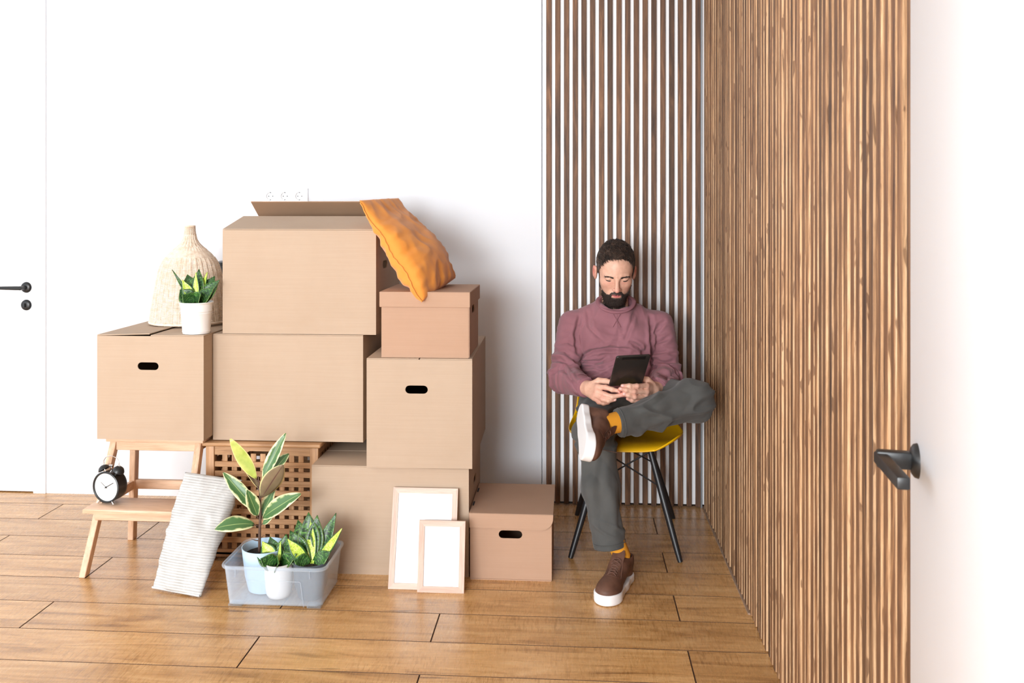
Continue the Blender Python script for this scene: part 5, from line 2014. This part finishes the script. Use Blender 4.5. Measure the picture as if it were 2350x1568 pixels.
def upper_sdf(P):
    Xa = np.abs(P[:, 0])
    d = ell(P, (0.004, 0.150, 0.030), (0.0455, 0.062, 0.040))
    d = smin(d, cap(P * np.array([1.0, 1, 1], np.float32), (0.002, 0.125, 0.040), (0, 0.035, 0.066), 0.036, 0.037), 0.02)
    d = smin(d, cap(P, (0, -0.020, 0.045), (0, -0.018, 0.085), 0.0385, 0.0375), 0.02)
    d = smin(d, cap(P, (0, -0.018, 0.085), (0, 0.045, 0.078), 0.034, 0.031), 0.015)
    d = smax(d, 0.018 - P[:, 2], 0.002)
    d = smax(d, outline2(P) + 0.004 - np.clip(P[:, 2] - 0.045, 0, 1) * 0.2, 0.004)
    d = smax(d, cut_plane(P, (0, -0.01, 0.101), (0, -0.12, 1)), 0.004)
    d = smax(d, -cap(P, (0, -0.012, 0.060), (0, -0.004, 0.14), 0.0325, 0.0345), 0.003)
    return d


def sole_sdf(P):
    o_ = outline2(P)
    toe = np.clip((P[:, 1] - 0.10) / 0.09, 0, 1)
    ztop = 0.030 + 0.008 * toe
    dz = np.maximum(P[:, 2] - ztop, 0.0015 - P[:, 2])
    return smax(o_, dz, 0.006)


uV, uQ = surface_nets(upper_sdf, (-0.06, -0.08, 0.0), (0.06, 0.23, 0.13), 0.0022)
sV, sQ = surface_nets(sole_sdf, (-0.065, -0.08, -0.01), (0.065, 0.23, 0.05), 0.0022)
uV = relax(uV, uQ, 1)
sV = relax(sV, sQ, 1)


def inst_z(x, y):
    zs_ = np.linspace(0.14, 0.02, 120)
    P1 = np.array([[x, y, z] for z in zs_], np.float32)
    dd = upper_sdf(P1)
    k = int(np.argmax(dd < 0))
    return float(zs_[k])


for i, (fr, lab) in enumerate(zip(SH, ('brown sneaker flat on the floor', 'brown sneaker of the crossed leg showing its white sole'))):
    sock = tube('sock', [Vector(p) for p in sock_ax[i]], [(0.0335, 0.0325, 0.032), (0.041, 0.036, 0.034)][i], M_sock, person, 28)
    W = lambda A: (np.asarray(A) @ fr[1].T + fr[0])
    shoe = np_mesh('shoe', W(uV), uQ, M_leather, person)
    shoe['label'] = lab
    np_mesh('sole', W(sV), sQ, M_sole, shoe)
    # tongue
    bm = bmesh.new()
    pts = [tw_(fr, (0, 0.095, 0.085)), tw_(fr, (0, 0.060, 0.100)), tw_(fr, (0, 0.036, 0.118)), tw_(fr, (0, 0.026, 0.130))]
    add_tube(bm, [tuple(p) for p in pts], [0.020, 0.023, 0.024, 0.020], 14, flat=0.16, up=tuple(fr[1][:, 2]))
    from_bm('tongue', bm, M_leather, shoe, auto=60)
    for k in range(7):
        y_ = 0.118 - k * 0.0125
        hw = 0.0150 + 0.0006 * k
        for sgn in (1, -1):
            pts = []
            for u in np.linspace(-1, 1, 7):
                x_ = u * hw
                yy = y_ + 0.006 * u * sgn
                z_ = inst_z(0, min(yy, 0.125)) if yy > 0.052 else 0.103 + (0.052 - yy) * 0.75
                z_ = z_ - 0.30 * (abs(x_) ** 2) * 20 + 0.0035 - 0.004 * (abs(u) > 0.95)
                pts.append(tuple(tw_(fr, (x_, yy, z_))))
            tube('lace', pts, 0.0019, M_lace, shoe, 6)
    # toe-cap and eyelet facing seams
    for sx in (-1, 1):
        pts = []
        for u in np.linspace(0, 1, 9):
            y_ = 0.128 - 0.085 * u
            x_ = sx * (0.019 + 0.004 * u)
            pts.append(tuple(tw_(fr, (x_, y_, inst_z(x_, y_) + 0.0006))))
        tube('facing_seam', pts, 0.0010, M_lace, shoe, 5)
    pts = []
    for u in np.linspace(-1, 1, 13):
        x_ = 0.036 * u
        y_ = 0.132 - 0.030 * u * u
        pts.append(tuple(tw_(fr, (x_, y_, inst_z(x_, y_) + 0.0004))))
    tube('toe_seam', pts, 0.0010, M_lace, shoe, 5)

# ---------------------------------------------------------------- tablet
tb = empty('tablet', 'dark grey tablet held in both hands by the seated man', 'tablet')
ex = Vector((0.130, 0.029, 0.003)).normalized()
ey = Vector((0.030, -0.118, 0.132))
ey = (ey - ex * ey.dot(ex)).normalized()
ez = ex.cross(ey)     # towards the screen side or back
Mt = Matrix((ex, ey, ez)).transposed().to_4x4()
Mt.translation = Vector((0.134, 3.344, 0.688))
# ez points up and towards the camera side = the back cover
tb.matrix_world = Mt
W_, H_ = 0.128, 0.176
bm = bmesh.new()
vs_ = rrect(W_ / 2, H_ / 2, W_, H_, 0.009, 6)
zs_ = [(-0.0035, 0.0), (0.0012, 0.0), (0.0032, 0.0012), (0.0038, 0.0034)]
rings = []
for z_, ins in zs_:
    rings.append([bm.verts.new((x_, y_, z_)) for x_, y_ in rrect(W_ / 2, H_ / 2, W_ - 2 * ins, H_ - 2 * ins, max(0.004, 0.009 - ins), 6)])
n = len(rings[0])
for a, b in zip(rings, rings[1:]):
    for k in range(n):
        bm.faces.new((a[k], a[(k + 1) % n], b[(k + 1) % n], b[k]))
bm.faces.new(rings[0][::-1])
bm.faces.new(rings[-1])
from_bm('case', bm, M_tab, tb, auto=35)
boxo('screen', 0.003, W_ - 0.003, 0.003, H_ - 0.003, -0.0042, -0.0034, M_screen, tb)
boxo('antenna_strip', 0.022, W_ - 0.018, H_ - 0.020, H_ - 0.0015, 0.0010, 0.0043, M_tabblk, tb, 0.001, 2)
lathe('camera_lens', [(0, 0.0046), (0.0025, 0.0046), (0.0032, 0.0038), (0, 0.0038)], M_tabblk, tb, 16, (0.012, H_ - 0.010, 0))
bm = bmesh.new()
for k, yy in enumerate((0.135, 0.148, 0.158)):
    add_box(bm, -0.0009, 0.0006, yy - 0.003, yy + 0.003, -0.001, 0.001)
from_bm('side_buttons', bm, M_tabblk, tb)
for o in list(sc.objects):
    if o.type == 'MESH' and not o.data.polygons:
        bpy.data.objects.remove(o)
